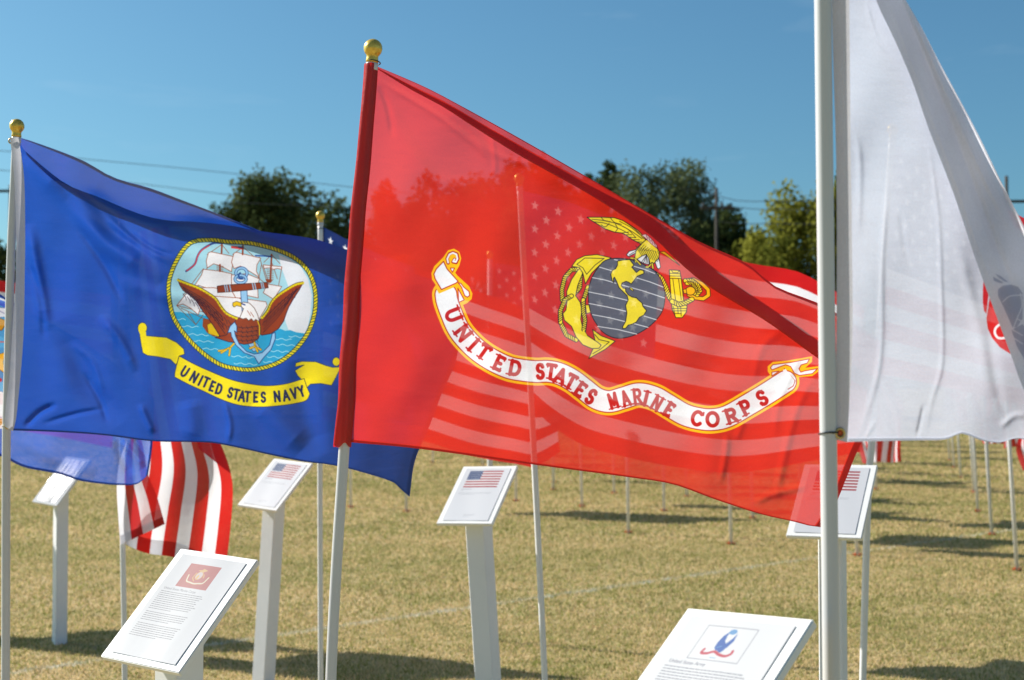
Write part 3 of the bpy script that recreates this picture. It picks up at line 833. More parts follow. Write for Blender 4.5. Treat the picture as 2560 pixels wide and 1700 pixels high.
# blades
m_blade, nt, out = mat_new('grass_blades')
col = field_nodes(m_blade, nt, True)
d = nt.nodes.new('ShaderNodeBsdfDiffuse'); tr = nt.nodes.new('ShaderNodeBsdfTranslucent')
nt.links.new(col, d.inputs[0]); nt.links.new(col, tr.inputs[0])
mx = nt.nodes.new('ShaderNodeMixShader'); mx.inputs[0].default_value = .42
nt.links.new(d.outputs[0], mx.inputs[1]); nt.links.new(tr.outputs[0], mx.inputs[2]); nt.links.new(mx.outputs[0], out.inputs[0])
def blades():
    V, T = [], []
    for y0, y1, dens, w, h in ((6.4, 10, 4200, .0050, .021), (10, 15, 2300, .0065, .024), (15, 24, 1000, .011, .028), (24, 42, 360, .020, .036), (42, 75, 90, .04, .055)):
        A = .56 * (y1 ** 2 - y0 ** 2)
        n = int(A * dens)
        y = np.sqrt(rng.uniform(y0 ** 2, y1 ** 2, n))
        x = rng.uniform(-1, 1, n) * .56 * y
        # tufts: pull the blades towards patchy clumps
        k = .5 + .5 * np.sin(x * 9 + 3 * np.sin(y * 5)) * np.sin(y * 8 + 2 * np.sin(x * 6))
        hh = h * rng.uniform(.45, 1.25, n) * (.85 + .25 * k)
        a = rng.uniform(0, 2 * np.pi, n); ln = rng.uniform(.2, 1.3, n) * hh
        c = rng.uniform(0, 2 * np.pi, n)
        b1 = np.stack([x - w * np.cos(a), y - w * np.sin(a), np.full(n, -.002)], 1)
        b2 = np.stack([x + w * np.cos(a), y + w * np.sin(a), np.full(n, -.002)], 1)
        tp = np.stack([x + ln * np.cos(c), y + ln * np.sin(c), hh], 1)
        V.append(np.stack([b1, b2, tp], 1).reshape(-1, 3)); T.append(rng.uniform(0, 1, n))
    V = np.concatenate(V); T = np.repeat(np.concatenate(T), 3).astype(np.float32)
    F = np.arange(len(V)).reshape(-1, 3)
    o = mesh_obj('grass', V, F, m_blade, smooth=False)
    at_ = o.data.attributes.new('tone', 'FLOAT', 'POINT')
    if len(at_.data) == len(T):
        at_.data.foreach_set('value', T)
    return o
tag(blades(), 'straw and green mown grass covering the field', 'grass', kind='stuff')

# ------------------------------------------------------------------ trees
def leaf_mat(name, dark, light, trn=.3):
    m, nt, out = mat_new(name)
    N, L = nt.nodes.new, nt.links.new
    a = N('ShaderNodeAttribute'); a.attribute_name = 'tone'
    x = N('ShaderNodeMix'); x.data_type = 'RGBA'
    x.inputs[6].default_value = (*dark, 1); x.inputs[7].default_value = (*light, 1)
    L(a.outputs['Fac'], x.inputs[0])
    d = N('ShaderNodeBsdfDiffuse'); t = N('ShaderNodeBsdfTranslucent')
    L(x.outputs[2], d.inputs[0]); L(x.outputs[2], t.inputs[0])
    mx = N('ShaderNodeMixShader'); mx.inputs[0].default_value = trn
    L(d.outputs[0], mx.inputs[1]); L(t.outputs[0], mx.inputs[2]); L(mx.outputs[0], out.inputs[0])
    return m
m_oak = leaf_mat('oak_leaves', (.042, .062, .022), (.125, .150, .055))
m_pale = leaf_mat('airy_leaves', (.060, .082, .038), (.15, .18, .085))
m_gold = leaf_mat('yellow_leaves', (.10, .115, .02), (.30, .30, .05), .45)
m_bark = principled('bark', (.07, .055, .04), .9, noise=(6, .6, (.03, .025, .02)))

def tree(name, label, cx, ytop, wpx, Z, mat, lobes=26, leaves=9000, size=.2, seed=1, lobe_r=.3, low=.28, group='trees beyond the field', flat=.75):
    r = np.random.default_rng(seed)
    base = at(cx, 970, Z); base[2] = 0
    H = at(cx, ytop, Z)[2]
    W = wpx / FPX * Z / 2
    root = empty(name, tuple(base))
    tag(root, label, 'tree', group)
    zc = H * (1 + low) / 2; hz = H * (1 - low) / 2
    # lobes spread through the crown
    cs = []
    while len(cs) < lobes:
        p = r.normal(size=3); p /= np.linalg.norm(p); p *= r.uniform(.35, 1) ** .5
        if p[2] < -.75: continue
        cs.append(p)
    cs = np.array(cs)
    lr = lobe_r * r.uniform(.6, 1.15, lobes)
    cen = cs * (1 - lr[:, None] * .9) * np.array([W, W, hz]) + np.array([0, 0, zc])
    # trunk and limbs
    tv, tf = [], []
    def add(path, rad):
        v, f = tube(path, rad, 8, cap=False)
        k = sum(len(q) for q in tv)
        tv.append(v); tf.extend([tuple(i + k for i in q) for q in f])
    fork = np.array([0, 0, H * low * 1.0])
    R0 = max(.16, W * .07)
    add([(0, 0, -.1), (.02 * W, 0, H * low * .5), fork, fork + (0, 0, H * .12)], [R0 * 1.25, R0, R0 * .85, R0 * .55])
    for c in cen:
        midp = fork * .45 + c * .55 + r.normal(size=3) * W * .05; midp[2] -= H * .03
        add([fork - (0, 0, H * .04), midp, c], [R0 * .42, R0 * .24, R0 * .06])
    tr_ = mesh_obj('trunk', np.concatenate(tv), tf, m_bark, root)
    # leaf clumps
    wt = lr ** 2; k = r.choice(lobes, leaves, p=wt / wt.sum())
    dirn = r.normal(size=(leaves, 3)); dirn /= np.linalg.norm(dirn, axis=1)[:, None]
    rad = lr[k] * r.uniform(.15, 1, leaves) ** .45 * (1 + .12 * r.normal(size=leaves))
    P_ = cen[k] + dirn * rad[:, None] * np.array([W, W, hz * 1.05])
    for ax_, lim in ((0, W), (1, W)):
        P_[:, ax_] *= lim / np.percentile(np.abs(P_[:, ax_]), 98.5)
    zt_ = np.percentile(P_[:, 2], 99.6); zl_ = H * low
    P_[:, 2] = zl_ + (P_[:, 2] - zl_) * (H - zl_) / (zt_ - zl_)
    a = r.normal(size=(leaves, 3)); a /= np.linalg.norm(a, axis=1)[:, None]
    b_ = np.cross(a, r.normal(size=(leaves, 3))); b_ /= np.linalg.norm(b_, axis=1)[:, None]
    s = size * r.uniform(.5, 1.3, leaves)[:, None]
    V = np.stack([P_ - a * s, P_ - b_ * s * .6, P_ + a * s, P_ + b_ * s * .6], 1).reshape(-1, 3)
    o = mesh_obj('crown', V, np.arange(len(V)).reshape(-1, 4), mat, root, smooth=False)
    tone = np.clip(.5 + .35 * r.normal(size=lobes)[k] + .22 * r.normal(size=leaves), 0, 1)
    at_ = o.data.attributes.new('tone', 'FLOAT', 'POINT')
    at_.data.foreach_set('value', np.repeat(tone, 4).astype(np.float32))
    return root

TREES = [
 ('oak_tree', 'round dark oak standing behind the top edge of the navy blue flag', 690, 446, 330, 82, m_oak, dict(lobes=44, leaves=26000, size=.15, lobe_r=.26, low=.30)),
 ('oak_tree', 'lower dark oak right behind the rear pole ball beside the red flag', 868, 538, 150, 84, m_oak, dict(lobes=20, leaves=7000, size=.18)),
 ('oak_tree', 'dark oak whose rounded top shows faintly through the red flag beside its sleeve', 985, 472, 170, 85, m_oak, dict(lobes=22, leaves=8000)),
 ('oak_tree', 'broad dark oak seen as a silhouette through the middle of the red flag', 1160, 442, 240, 84, m_oak, dict(lobes=26, leaves=10000)),
 ('oak_tree', 'tall dark oak seen through the red flag above the gold emblem', 1335, 405, 250, 83, m_oak, dict(lobes=30, leaves=13000)),
 ('oak_tree', 'dark oak top just rising over the diagonal edge of the red flag', 1478, 420, 170, 86, m_oak, dict(lobes=20, leaves=8000)),
 ('airy_tree', 'airy open crowned tree standing left of the dark utility pole', 1672, 410, 300, 80, m_pale, dict(lobes=60, leaves=26000, size=.12, lobe_r=.22, low=.20)),
 ('airy_tree', 'lower dark tree growing around the foot of the utility pole', 1800, 530, 230, 78, m_oak, dict(lobes=30, leaves=15000, size=.15)),
 ('yellow_tree', 'yellow green tree just left of the near white pole', 2030, 470, 300, 72, m_gold, dict(lobes=40, leaves=26000, size=.14, lobe_r=.27, low=.12)),
 ('yellow_tree', 'low olive tree between the utility pole and the yellow green tree', 1880, 595, 140, 76, m_gold, dict(lobes=18, leaves=6000)),
 ('oak_tree', 'dark tree whose crown shades the white flag from behind', 2370, 560, 330, 86, m_oak, dict(lobes=28, leaves=11000)),
 ('oak_tree', 'dark tree at the right edge of the photo beyond the white flag', 2640, 560, 220, 84, m_oak, dict(lobes=22, leaves=8000)),
 ('oak_tree', 'dark oak at the left edge behind the first white pole', -40, 585, 180, 80, m_oak, dict(lobes=22, leaves=8500)),
 ('oak_tree', 'dark oak far outside the right edge beyond the field', 3050, 520, 420, 88, m_oak, dict(lobes=26, leaves=9000)),
 ('oak_tree', 'dark oak far outside the left edge beyond the field', -420, 540, 420, 88, m_oak, dict(lobes=26, leaves=9000)),
 ('oak_tree', 'dark oak hidden mostly by the upper part of the navy blue flag', 200, 640, 330, 82, m_oak, dict(lobes=24, leaves=9000)),
 ('oak_tree', 'dark oak beyond the navy flag between the left edge oak and the round oak', 440, 620, 280, 84, m_oak, dict(lobes=22, leaves=8000)),
]
for i, (nm, lb, cx_, yt, w_, Z_, mt, kw) in enumerate(TREES):
    tree(nm, lb, cx_, yt, w_, Z_, mt, seed=20 + i, **kw)

# ------------------------------------------------------------------ utility poles and wires
m_wood = principled('creosote_wood', (.045, .038, .032), .9, noise=(8, .5, (.09, .08, .07)))
m_wire = principled('wire', (.06, .065, .07), .6)
def utility_pole(cx, ytop, Z, label, arm=None):
    t = at(cx, ytop, Z)
    root = empty('utility_pole', (t[0], t[1], 0)); tag(root, label, 'utility pole', 'utility poles beyond the field')
    tube_obj('post', [(t[0], t[1], -.2), (t[0], t[1], t[2] * .5), tuple(t)], [.10, .09, .075], m_wood, root, 10)
    for (dx, dz, L_) in (arm or []):
        bm = bmesh.new(); bmesh.ops.create_cube(bm, size=1)
        bmesh.ops.scale(bm, vec=(L_, .12, .13), verts=bm.verts)
        bmesh.ops.bevel(bm, geom=bm.edges[:], offset=.015, segments=1)
        bmesh.ops.translate(bm, vec=(dx, -.24, t[2] - dz), verts=bm.verts)
        o = bm_obj('crossarm', bm, m_wood, root)
        for s in (-.42, .42, 0.15):
            ins = lathe('insulator', [(.04, 0), (.07, .04), (.05, .09), (.075, .13), (.03, .18)], m_wire, (t[0] + dx + s * L_, t[1] - .24, t[2] - dz + .067), n=8)
            ins.parent = o; ins.location = -Vector(root.location)
    return root
utility_pole(1791, 470, 69, 'dark utility pole rising between the airy tree and the yellow green tree', [(0, 1.0, 1.6)])
utility_pole(2516, 440, 68, 'dark utility pole with a crossarm at the right edge beside the white flag', [(.55, 1.25, 2.0)])
utility_pole(26, 462, 72, 'dark utility pole at the far left edge behind the first flag', [(-.1, .35, 1.1)])
def wire(pts, Z, label):
    q = smooth([tuple(at(x, y, z)) for (x, y), z in zip(pts, np.linspace(Z[0], Z[1], len(pts)))], 24)
    v, f = tube(q, .016, 6, cap=False)
    o = mesh_obj('power_line', v, f, m_wire)
    tag(o, label, 'power line', 'power lines across the sky')
wire([(-60, 372), (100, 385), (226, 399), (440, 419), (650, 441), (880, 468), (1200, 500)], (72, 80), 'highest power line sagging across the sky above the navy blue flag')
wire([(-60, 420), (120, 436), (352, 460), (540, 483), (760, 510)], (72, 80), 'middle power line meeting the round dark oak above the navy flag')
wire([(560, 505), (840, 518), (900, 522), (1100, 540)], (76, 82), 'lowest short power line seen between the round oak and the red sleeve')
wire([(1700, 470), (1791, 488), (1845, 502), (1987, 503), (2200, 500), (2516, 478)], (67.7, 67.7), 'upper power line running right from the middle utility pole')
wire([(1791, 512), (1880, 522), (1945, 524), (2200, 524), (2516, 510)], (68.3, 68.3), 'second power line below the upper one right of the middle utility pole')
wire([(1791, 552), (1850, 559), (1950, 559), (2200, 562), (2516, 550)], (68.3, 68.3), 'lowest power line just above the yellow green tree')
# ------------------------------------------------------------------ flag poles
m_pvc = principled('white_pvc', (.57, .575, .59), .34, noise=(3, .35, (.66, .67, .64)), bump=(30, .05))
m_pvc_lit = principled('lit_white_pvc', (.74, .745, .74), .36, noise=(3, .35, (.64, .65, .62)), bump=(30, .05))  # same PVC made lighter: sunlight on the rear poles put into the colour
m_gold_paint = principled('gold_paint', (.80, .54, .09), .32, metallic=.5, noise=(70, .85, (.42, .26, .04)), bump=(140, .35))
m_black = principled('black_tie', (.012, .012, .014), .4)
m_orange = principled('orange_marker', (.78, .22, .10), .8)
BALL = [(.0150, 0), (.0152, .005), (.0143, .010), (.0141, .014), (.0150, .0175)] + [(.0226 * math.cos(a), .0345 + .0226 * math.sin(a)) for a in np.radians(np.linspace(-42, 86, 16))]

def flagpole(pts, Z, label, dia=.0265, group='white poles of the nearest flags', ties=()):
    """pts: points of the pole's centre line, top first, Z the distance; it runs on down into the ground"""
    w = [at(x, y, Z) for x, y in pts]
    d = w[-1] - w[-2]; t = -w[-1][2] / d[2]
    foot = w[-1] + d * t; foot[:2] = w[-1][:2] + d[:2] * t * .5
    w.append((w[-1] + foot) / 2); w.append(foot)
    q = smooth(w, 40)
    root = empty('flagpole', tuple(foot)); tag(root, label, 'flagpole', group)
    tube_obj('shaft', q, dia / 2, m_pvc if 'nearest' in group else m_pvc_lit, root, 24)
    ax = w[0] - w[1]; ax /= np.linalg.norm(ax)
    top = w[0]
    lathe('end_cap', [(dia / 2 + .0012, -.018), (dia / 2 + .0018, -.017), (dia / 2 + .0018, -.001), (dia / 2 - .001, .001)], m_pvc, tuple(top), ax, 24, root)
    lathe('ball_finial', BALL, m_gold_paint, tuple(top + ax * .0005), ax, 28, root)
    add_marker(root, foot)
    return root, q

def add_marker(root, foot, n=22):
    """the orange paint and stubble where a pole enters the turf: one ragged low patch"""
    V = [(foot[0], foot[1], .012)]; F = []
    for k in range(n):
        a = 2 * math.pi * k / n; r0 = rng.uniform(.022, .055) * (1.0 if k % 2 else .6)
        V.append((foot[0] + r0 * math.cos(a) * 1.3, foot[1] + r0 * math.sin(a) * .8, rng.uniform(.010, .045) if k % 2 else .004))
    for k in range(n):
        F.append((0, 1 + k, 1 + (k + 1) % n))
    o = mesh_obj('ground_marker', V, F, m_orange, smooth=False)
    adopt(o, root)

RP, rq = flagpole([(930, 157), (927, 200), (908, 433), (890, 650), (861, 1107), (842, 1400), (827, 1700)], 3.43, 'white pole with gold ball holding the red flag in its sleeve')
NP_, nq = flagpole([(41, 343), (36, 450), (27, 650), (19, 969), (15.5, 1147), (14, 1700)], 4.46, 'white pole with gold ball at the left edge holding the navy blue flag', .0262)
WP, wq = flagpole([(2054, -272), (2057, 0), (2064, 600), (2071, 1100), (2078, 1700)], 2.40, 'thick white pole in the foreground at right holding the white flag', .0285)
P2, p2q = flagpole([(801, 556), (801, 900), (800, 1200), (802, 1700)], 7.1, 'thin white pole whose gold ball shows just left of the red sleeve', .0265, 'white poles of the second row')
P3, p3q = flagpole([(1299, 466), (1314, 750), (1336, 1160), (1362, 1700)], 6.15, 'white pole through the middle of the red flag beside the centre lectern', .0265, 'white poles of the second row')
P4, p4q = flagpole([(2230, 345), (2200, 800), (2179, 1107), (2170, 1237), (2157, 1700)], 5.62, 'leaning white pole behind the right lectern board and the white flag', .0275, 'white poles of the second row')
P5, p5q = flagpole([(303, 545), (305, 1100), (307, 1366), (310, 1536), (312, 1700)], 6.9, 'thin white pole under the drooping striped flag at left', .0265, 'white poles of the second row')
P6, p6q = flagpole([(-275, 420), (-290, 900), (-300, 1600)], 5.5, 'white pole outside the left edge holding the sheer bright blue flag', .0265, 'white poles of the nearest flags')

# ------------------------------------------------------------------ cloth surfaces
def crossing_ridges(PX, PY, creases):
    """depth offsets of creases and folds: (points, half width in px, height in metres)"""
    D = np.zeros_like(PX)
    for pts, wd, amp in creases:
        p = smooth(pts, 40) if len(pts) > 2 else np.array(pts, float)
        best = np.full(PX.shape, 1e9); sgn = np.zeros(PX.shape); tt = np.zeros(PX.shape)
        n = len(p) - 1
        for i, (a, b) in enumerate(zip(p[:-1], p[1:])):
            d = b - a; L2 = d @ d + 1e-9
            t = np.clip(((PX - a[0]) * d[0] + (PY - a[1]) * d[1]) / L2, 0, 1)
            dd = np.hypot(PX - a[0] - t * d[0], PY - a[1] - t * d[1])
            m = dd < best
            best[m] = dd[m]; tt[m] = ((i + t) / n)[m]
        taper = np.clip(np.minimum(tt, 1 - tt) * 5 + .02, 0, 1)
        D += amp * taper * np.exp(-(best / wd) ** 2)
    return D

def coons(top, bot, left, right, K):
    n = len(top)
    u = np.linspace(0, 1, n)[None, :, None]; v = np.linspace(0, 1, K)[:, None, None]
    L_, R_ = smooth(left, K)[:, None, :], smooth(right, K)[:, None, :]
    T, B = top[None], bot[None]
    return (1 - v) * T + v * B + (1 - u) * L_ + u * R_ - ((1 - u) * (1 - v) * top[0] + u * (1 - v) * top[-1] + (1 - u) * v * bot[0] + u * v * bot[-1])

def dense_rows(rows, tv, M):
    """Catmull-Rom through rows given at parameters tv, at M values"""
    rows = np.asarray(rows, float); tv = np.asarray(tv, float)
    d = np.empty_like(rows)
    d[1:-1] = (rows[2:] - rows[:-2]) / (tv[2:] - tv[:-2])[:, None, None]
    d[0] = (rows[1] - rows[0]) / (tv[1] - tv[0]); d[-1] = (rows[-1] - rows[-2]) / (tv[-1] - tv[-2])
    t = np.linspace(tv[0], tv[-1], M)
    i = np.clip(np.searchsorted(tv, t, 'right') - 1, 0, len(tv) - 2)
    h = (tv[i + 1] - tv[i]); s = ((t - tv[i]) / h)[:, None, None]; h = h[:, None, None]
    return (2 * s ** 3 - 3 * s ** 2 + 1) * rows[i] + (s ** 3 - 2 * s ** 2 + s) * h * d[i] + (-2 * s ** 3 + 3 * s ** 2) * rows[i + 1] + (s ** 3 - s ** 2) * h * d[i + 1]

def sheet(name, G, mat, uv=None, parent=None):
    """G: rows x columns x (px, py, depth) -> a mesh in world space"""
    M, Nn = G.shape[:2]
    W = at(G[..., 0], G[..., 1], G[..., 2]).reshape(-1, 3)
    ii = np.arange(M * Nn).reshape(M, Nn)
    F = np.stack([ii[:-1, :-1], ii[1:, :-1], ii[1:, 1:], ii[:-1, 1:]], -1).reshape(-1, 4)
    o = mesh_obj(name, W, F, mat, None, True, None if uv is None else uv.reshape(-1, 2))
    if parent is not None:
        adopt(o, parent)
    return o

def hem(name, G, mat, parent, bottom=0, top=0, right=0, off=.0022):
    """the doubled cloth of a stitched hem: strips just behind the edges"""
    H = G.copy(); H[..., 2] += off
    Vs, Fs, k = [], [], 0
    for part in ([H[-bottom:]] if bottom else []) + ([H[:top]] if top else []) + ([H[:, -right:]] if right else []):
        M, Nn = part.shape[:2]
        W = at(part[..., 0], part[..., 1], part[..., 2]).reshape(-1, 3)
        ii = np.arange(M * Nn).reshape(M, Nn) + k
        Fs.append(np.stack([ii[:-1, :-1], ii[1:, :-1], ii[1:, 1:], ii[:-1, 1:]], -1).reshape(-1, 4))
        Vs.append(W); k += len(W)
        off += .0
        H = H.copy(); H[..., 2] += .0006
    o = mesh_obj(name, np.concatenate(Vs), np.concatenate(Fs), mat)
    adopt(o, parent)
    return o

def zwave(x, y, seed, amp):
    r = np.random.default_rng(seed)
    z = 0
    for k in range(7):
        a = r.uniform(0, 6.28); L_ = r.uniform(90, 420); th = r.uniform(-.5, .9)
        z = z + amp * (L_ / 420) * np.sin((x * math.cos(th) + y * math.sin(th)) * 6.28 / L_ + a + .6 * np.sin(y / 170 + a))
    return z

def build_flag(name, label, zf, lowtop, bottom, left, right, upper=(), creases=(), wave=(1, .006), print_=None, mats=None,
               split_front=True, N=260, M=200, group=None, K=7, hems=(5, 5, 5), MU=70, extra_left=True, upper_creases=()):
    """zf(x, y) base depth. upper: [(polyline, depth offset)] rows above the printed sheet, top edge first,
    the last one shares the printed sheet's upper line"""
    root_xy = at(left[0][0], left[0][1], zf(left[0][0], left[0][1]))
    root = empty(name, tuple(root_xy))
    tag(root, label, 'flag', group)
    nc = 40
    top = smooth(lowtop, nc); bot = smooth(bottom, nc)
    C = coons(top, bot, left, right, K)
    G = dense_rows(C, np.linspace(0, 1, K), M)
    G = np.stack([np.stack([np.interp(np.linspace(0, nc - 1, N), np.arange(nc), G[i, :, k]) for k in range(2)], 1) for i in range(len(G))])
    px, py = G[..., 0], G[..., 1]
    z = zf(px, py) + crossing_ridges(px, py, creases) + zwave(px, py, wave[0], wave[1])
    v = np.linspace(0, 1, M)[:, None]
    if upper:
        off0 = upper[-1][1]
        z = z + off0 * np.exp(-(v / .10) ** 2)
    Gd = np.dstack([px, py, z])
    uv = print_.uv(px, py) if print_ is not None else np.dstack([np.linspace(0, 1, N)[None].repeat(M, 0), 1 - v.repeat(N, 1)])
    sheet('cloth', Gd, mats[0], uv, root)
    if any(hems):
        hem('hem', Gd, mats[1], root, bottom=hems[0], top=0 if upper else hems[1], right=hems[2])
    if upper:
        rows = np.array([np.column_stack([smooth(p, nc), np.full(nc, dz)]) for p, dz in upper])
        tv = np.linspace(0, 1, len(rows))
        U = dense_rows(rows, tv, MU)
        U = np.stack([np.stack([np.interp(np.linspace(0, nc - 1, N), np.arange(nc), U[i, :, k]) for k in range(3)], 1) for i in range(len(U))])
        s = np.clip(np.linspace(0, 1, N) * 5, 0, 1)[None]
        Z = zf(U[..., 0], U[..., 1]) + U[..., 2] * s + zwave(U[..., 0], U[..., 1], wave[0], wave[1]) + crossing_ridges(U[..., 0], U[..., 1], upper_creases)
        # meet the printed sheet exactly
        Z[-1] = z[0]; U[-1, :, 0] = px[0]; U[-1, :, 1] = py[0]
        Ud = np.dstack([U[..., 0], U[..., 1], Z])
        uu = mats[2][1].uv(U[..., 0], U[..., 1]) if isinstance(mats[2], tuple) else None
        sheet('folded_cloth', Ud, mats[2][0] if isinstance(mats[2], tuple) else mats[2], uu, root)
        if hems[1]:
            hem('hem', Ud, mats[1], root, top=hems[1])
    return root, Gd

# --- the red flag
pm = print_marine()
im_marine = pm.image('marine_print')
m_red_print = cloth_mat('red_printed_cloth', img=im_marine, see=.13, trans=.60, sheen=.035)
m_red = cloth_mat('red_cloth', col=s2l(RED), see=.13, trans=.60, sheen=.035)
m_red_hem = cloth_mat('red_hem', col=s2l((178, 14, 14)), see=.05, trans=.5, sheen=.03)
zr = lambda x, y: 3.445 + (x - 900) * .00036 + .018 * np.sin((x - 900) / 190.)
def R_(pts, k, ox, oy): return [(x / k + ox, y / k + oy) for x, y in pts]
T_red = [(936, 163), (1055, 214), (1144, 260), (1298, 345), (1500, 461), (1566, 500), (1740, 600), (1863, 656), (1937, 715), (2044, 757), (2120, 800), (2200, 850)]
a_red = [(936, 168), (1024, 222), (1106, 266), (1183, 316), (1298, 388), (1451, 473), (1543, 530), (1635, 595), (1694, 652), (1772, 715), (1909, 797), (2046, 893), (2110, 935), (2190, 985)]
b_red = [(936, 166), (1030, 214), (1112, 254), (1190, 300), (1306, 366), (1458, 450), (1552, 497), (1640, 552), (1703, 612), (1800, 686), (1940, 780), (2046, 855), (2110, 895), (2180, 940)]
red_flag, red_G = build_flag(
    'red_flag', 'red flag with a gold eagle globe and anchor and a white lettered ribbon', zr, b_red,
    [(862, 1104), (900, 1108), (1048, 1122), (1323, 1160), (1450, 1177), (1578, 1194), (1683, 1211), (1789, 1249), (1900, 1285), (1980, 1303), (2030, 1316), (2052, 1318)],
    [(936, 166), (905, 480), (884, 760), (862, 1104)],
    [(2180, 940), (2180, 1040), (2152, 1105), (2110, 1210), (2070, 1300), (2052, 1318)],
    upper=[(T_red, -.01), (a_red, -.030), (b_red, .018)],
    creases=[([(945, 215), (968, 260), (984, 345)], 7, -.006), ([(1100, 262), (1180, 330), (1225, 415)], 12, .004), ([(940, 196), (1050, 262), (1110, 300), (1230, 400)], 7, .006),
             ([(1110, 300), (1250, 390), (1350, 412)], 9, .004), ([(960, 220), (1000, 330), (1080, 440), (1180, 470)], 22, .006), ([(1230, 330), (1238, 420), (1225, 440)], 5, .003),
             ([(1960, 820), (1905, 870), (1880, 960)], 10, .004), ([(2010, 870), (1950, 1000), (1935, 1100)], 9, .005), ([(2040, 930), (1990, 1030), (1950, 1190), (1940, 1260)], 10, .006),
             ([(1818, 1080), (1815, 1130), (1800, 1210)], 8, .005), ([(1860, 1050), (1840, 1100)], 8, .004), ([(1200, 1000), (1250, 850), (1300, 600)], 60, .010), ([(1700, 930), (1760, 1060), (1780, 1240)], 40, .010),
             ([(990, 640), (1030, 820), (1000, 1060)], 50, .012), ([(1880, 1260), (1935, 1235), (2020, 1215)], 9, .006)],
    wave=(3, .0035), print_=pm, mats=(m_red_print, m_red_hem, m_red), N=300, M=240, hems=(3, 3, 5))
# the sleeve the pole runs through
m_sleeve = cloth_mat('red_sleeve', col=s2l((204, 28, 22)), see=.06, trans=.42, sheen=.04)
def sleeve():
    q = np.array(rq); a = np.linspace(0, 2 * np.pi, 33)[:-1]
    zt, zb = at(930, 160, 3.43)[2], at(861, 1112, 3.43)[2]
    zz = np.linspace(zt, zb, 90)
    cxx = np.interp(-zz, -q[:, 2], q[:, 0]); cyy = np.interp(-zz, -q[:, 2], q[:, 1])
    V = []
    for i, (x, y, z_) in enumerate(zip(cxx, cyy, zz)):
        s = i / 89
        r = .0165 + .0045 * s + .0012 * np.sin(a * 3 + s * 9) + .0016 * np.sin(s * 30 + a) * s + (.002 * np.sin(a * 6 + 3) * max(0, s - .85) * 6)
        dx = -.002 - .0022 * s
        z2 = z_ + (.006 * np.sin(a * 4) if i == 89 else 0 * a)
        V.append(np.stack([x + dx + r * np.cos(a), y + r * np.sin(a), z2], 1))
    V = np.concatenate(V); n = 32
    F = [(i * n + j, i * n + (j + 1) % n, (i + 1) * n + (j + 1) % n, (i + 1) * n + j) for i in range(89) for j in range(n)]
    o = mesh_obj('sleeve', V, F, m_sleeve); adopt(o, red_flag)
    return V
sleeve()
def torus_obj(name, c, axis, R, r, mat, parent, n=28):
    q = Vector((0, 0, 1)).rotation_difference(Vector(axis))
    P_ = [tuple(q @ Vector((R * math.cos(t), R * math.sin(t), 0)) + Vector(c)) for t in np.linspace(0, 2 * np.pi, n, endpoint=False)]
    bm = bmesh.new(); m = 8; rings = []
    for k in range(n):
        t = 2 * math.pi * k / n; ring = []
        for j in range(m):
            s = 2 * math.pi * j / m
            p = Vector(((R + r * math.cos(s)) * math.cos(t), (R + r * math.cos(s)) * math.sin(t), r * math.sin(s)))
            ring.append(bm.verts.new(q @ p + Vector(c)))
        rings.append(ring)
    for k in range(n):
        for j in range(m):
            bm.faces.new((rings[k][j], rings[(k + 1) % n][j], rings[(k + 1) % n][(j + 1) % m], rings[k][(j + 1) % m]))
    o = bm_obj(name, bm, mat, None, True); adopt(o, parent)
    return o
torus_obj('black_tie', at(934, 156, 3.43) , (.12, .15, 1), .0163, .0014, m_black, red_flag)

# --- the navy flag
pn = print_navy()
im_navy = pn.image('navy_print')
m_navy_print = cloth_mat('navy_printed_cloth', img=im_navy, see=.015, trans=.52, sheen=.045)
m_navy = cloth_mat('navy_cloth', col=s2l(NAVY), see=.015, trans=.56, sheen=.16, rough=.32)
m_navy_hem = cloth_mat('navy_hem', col=s2l((16, 26, 86)), see=.03, trans=.4, sheen=.03)
zn = lambda x, y: 4.47 + (x - 40) * .00034 + .02 * np.sin((x - 40) / 150.) - .00115 * 40 * np.logaddexp(0, (x - 830) / 40.)
T_nav = [(46, 343), (92, 357), (203, 399), (283, 443), (375, 470), (452, 499), (536, 531), (650, 577), (750, 612), (873, 665), (980, 700), (1130, 745)]
B_nav = [(47, 352), (57, 378), (161, 466), (245, 502), (325, 536), (383, 556), (440, 564), (480, 566), (594, 601), (748, 647), (873, 699), (980, 745), (1125, 800)]
R_nav = [(46, 350), (57, 372), (161, 457), (245, 492), (325, 526), (383, 545), (440, 553), (480, 554), (569, 563), (659, 579), (784, 597), (875, 627), (980, 665), (1140, 720)]
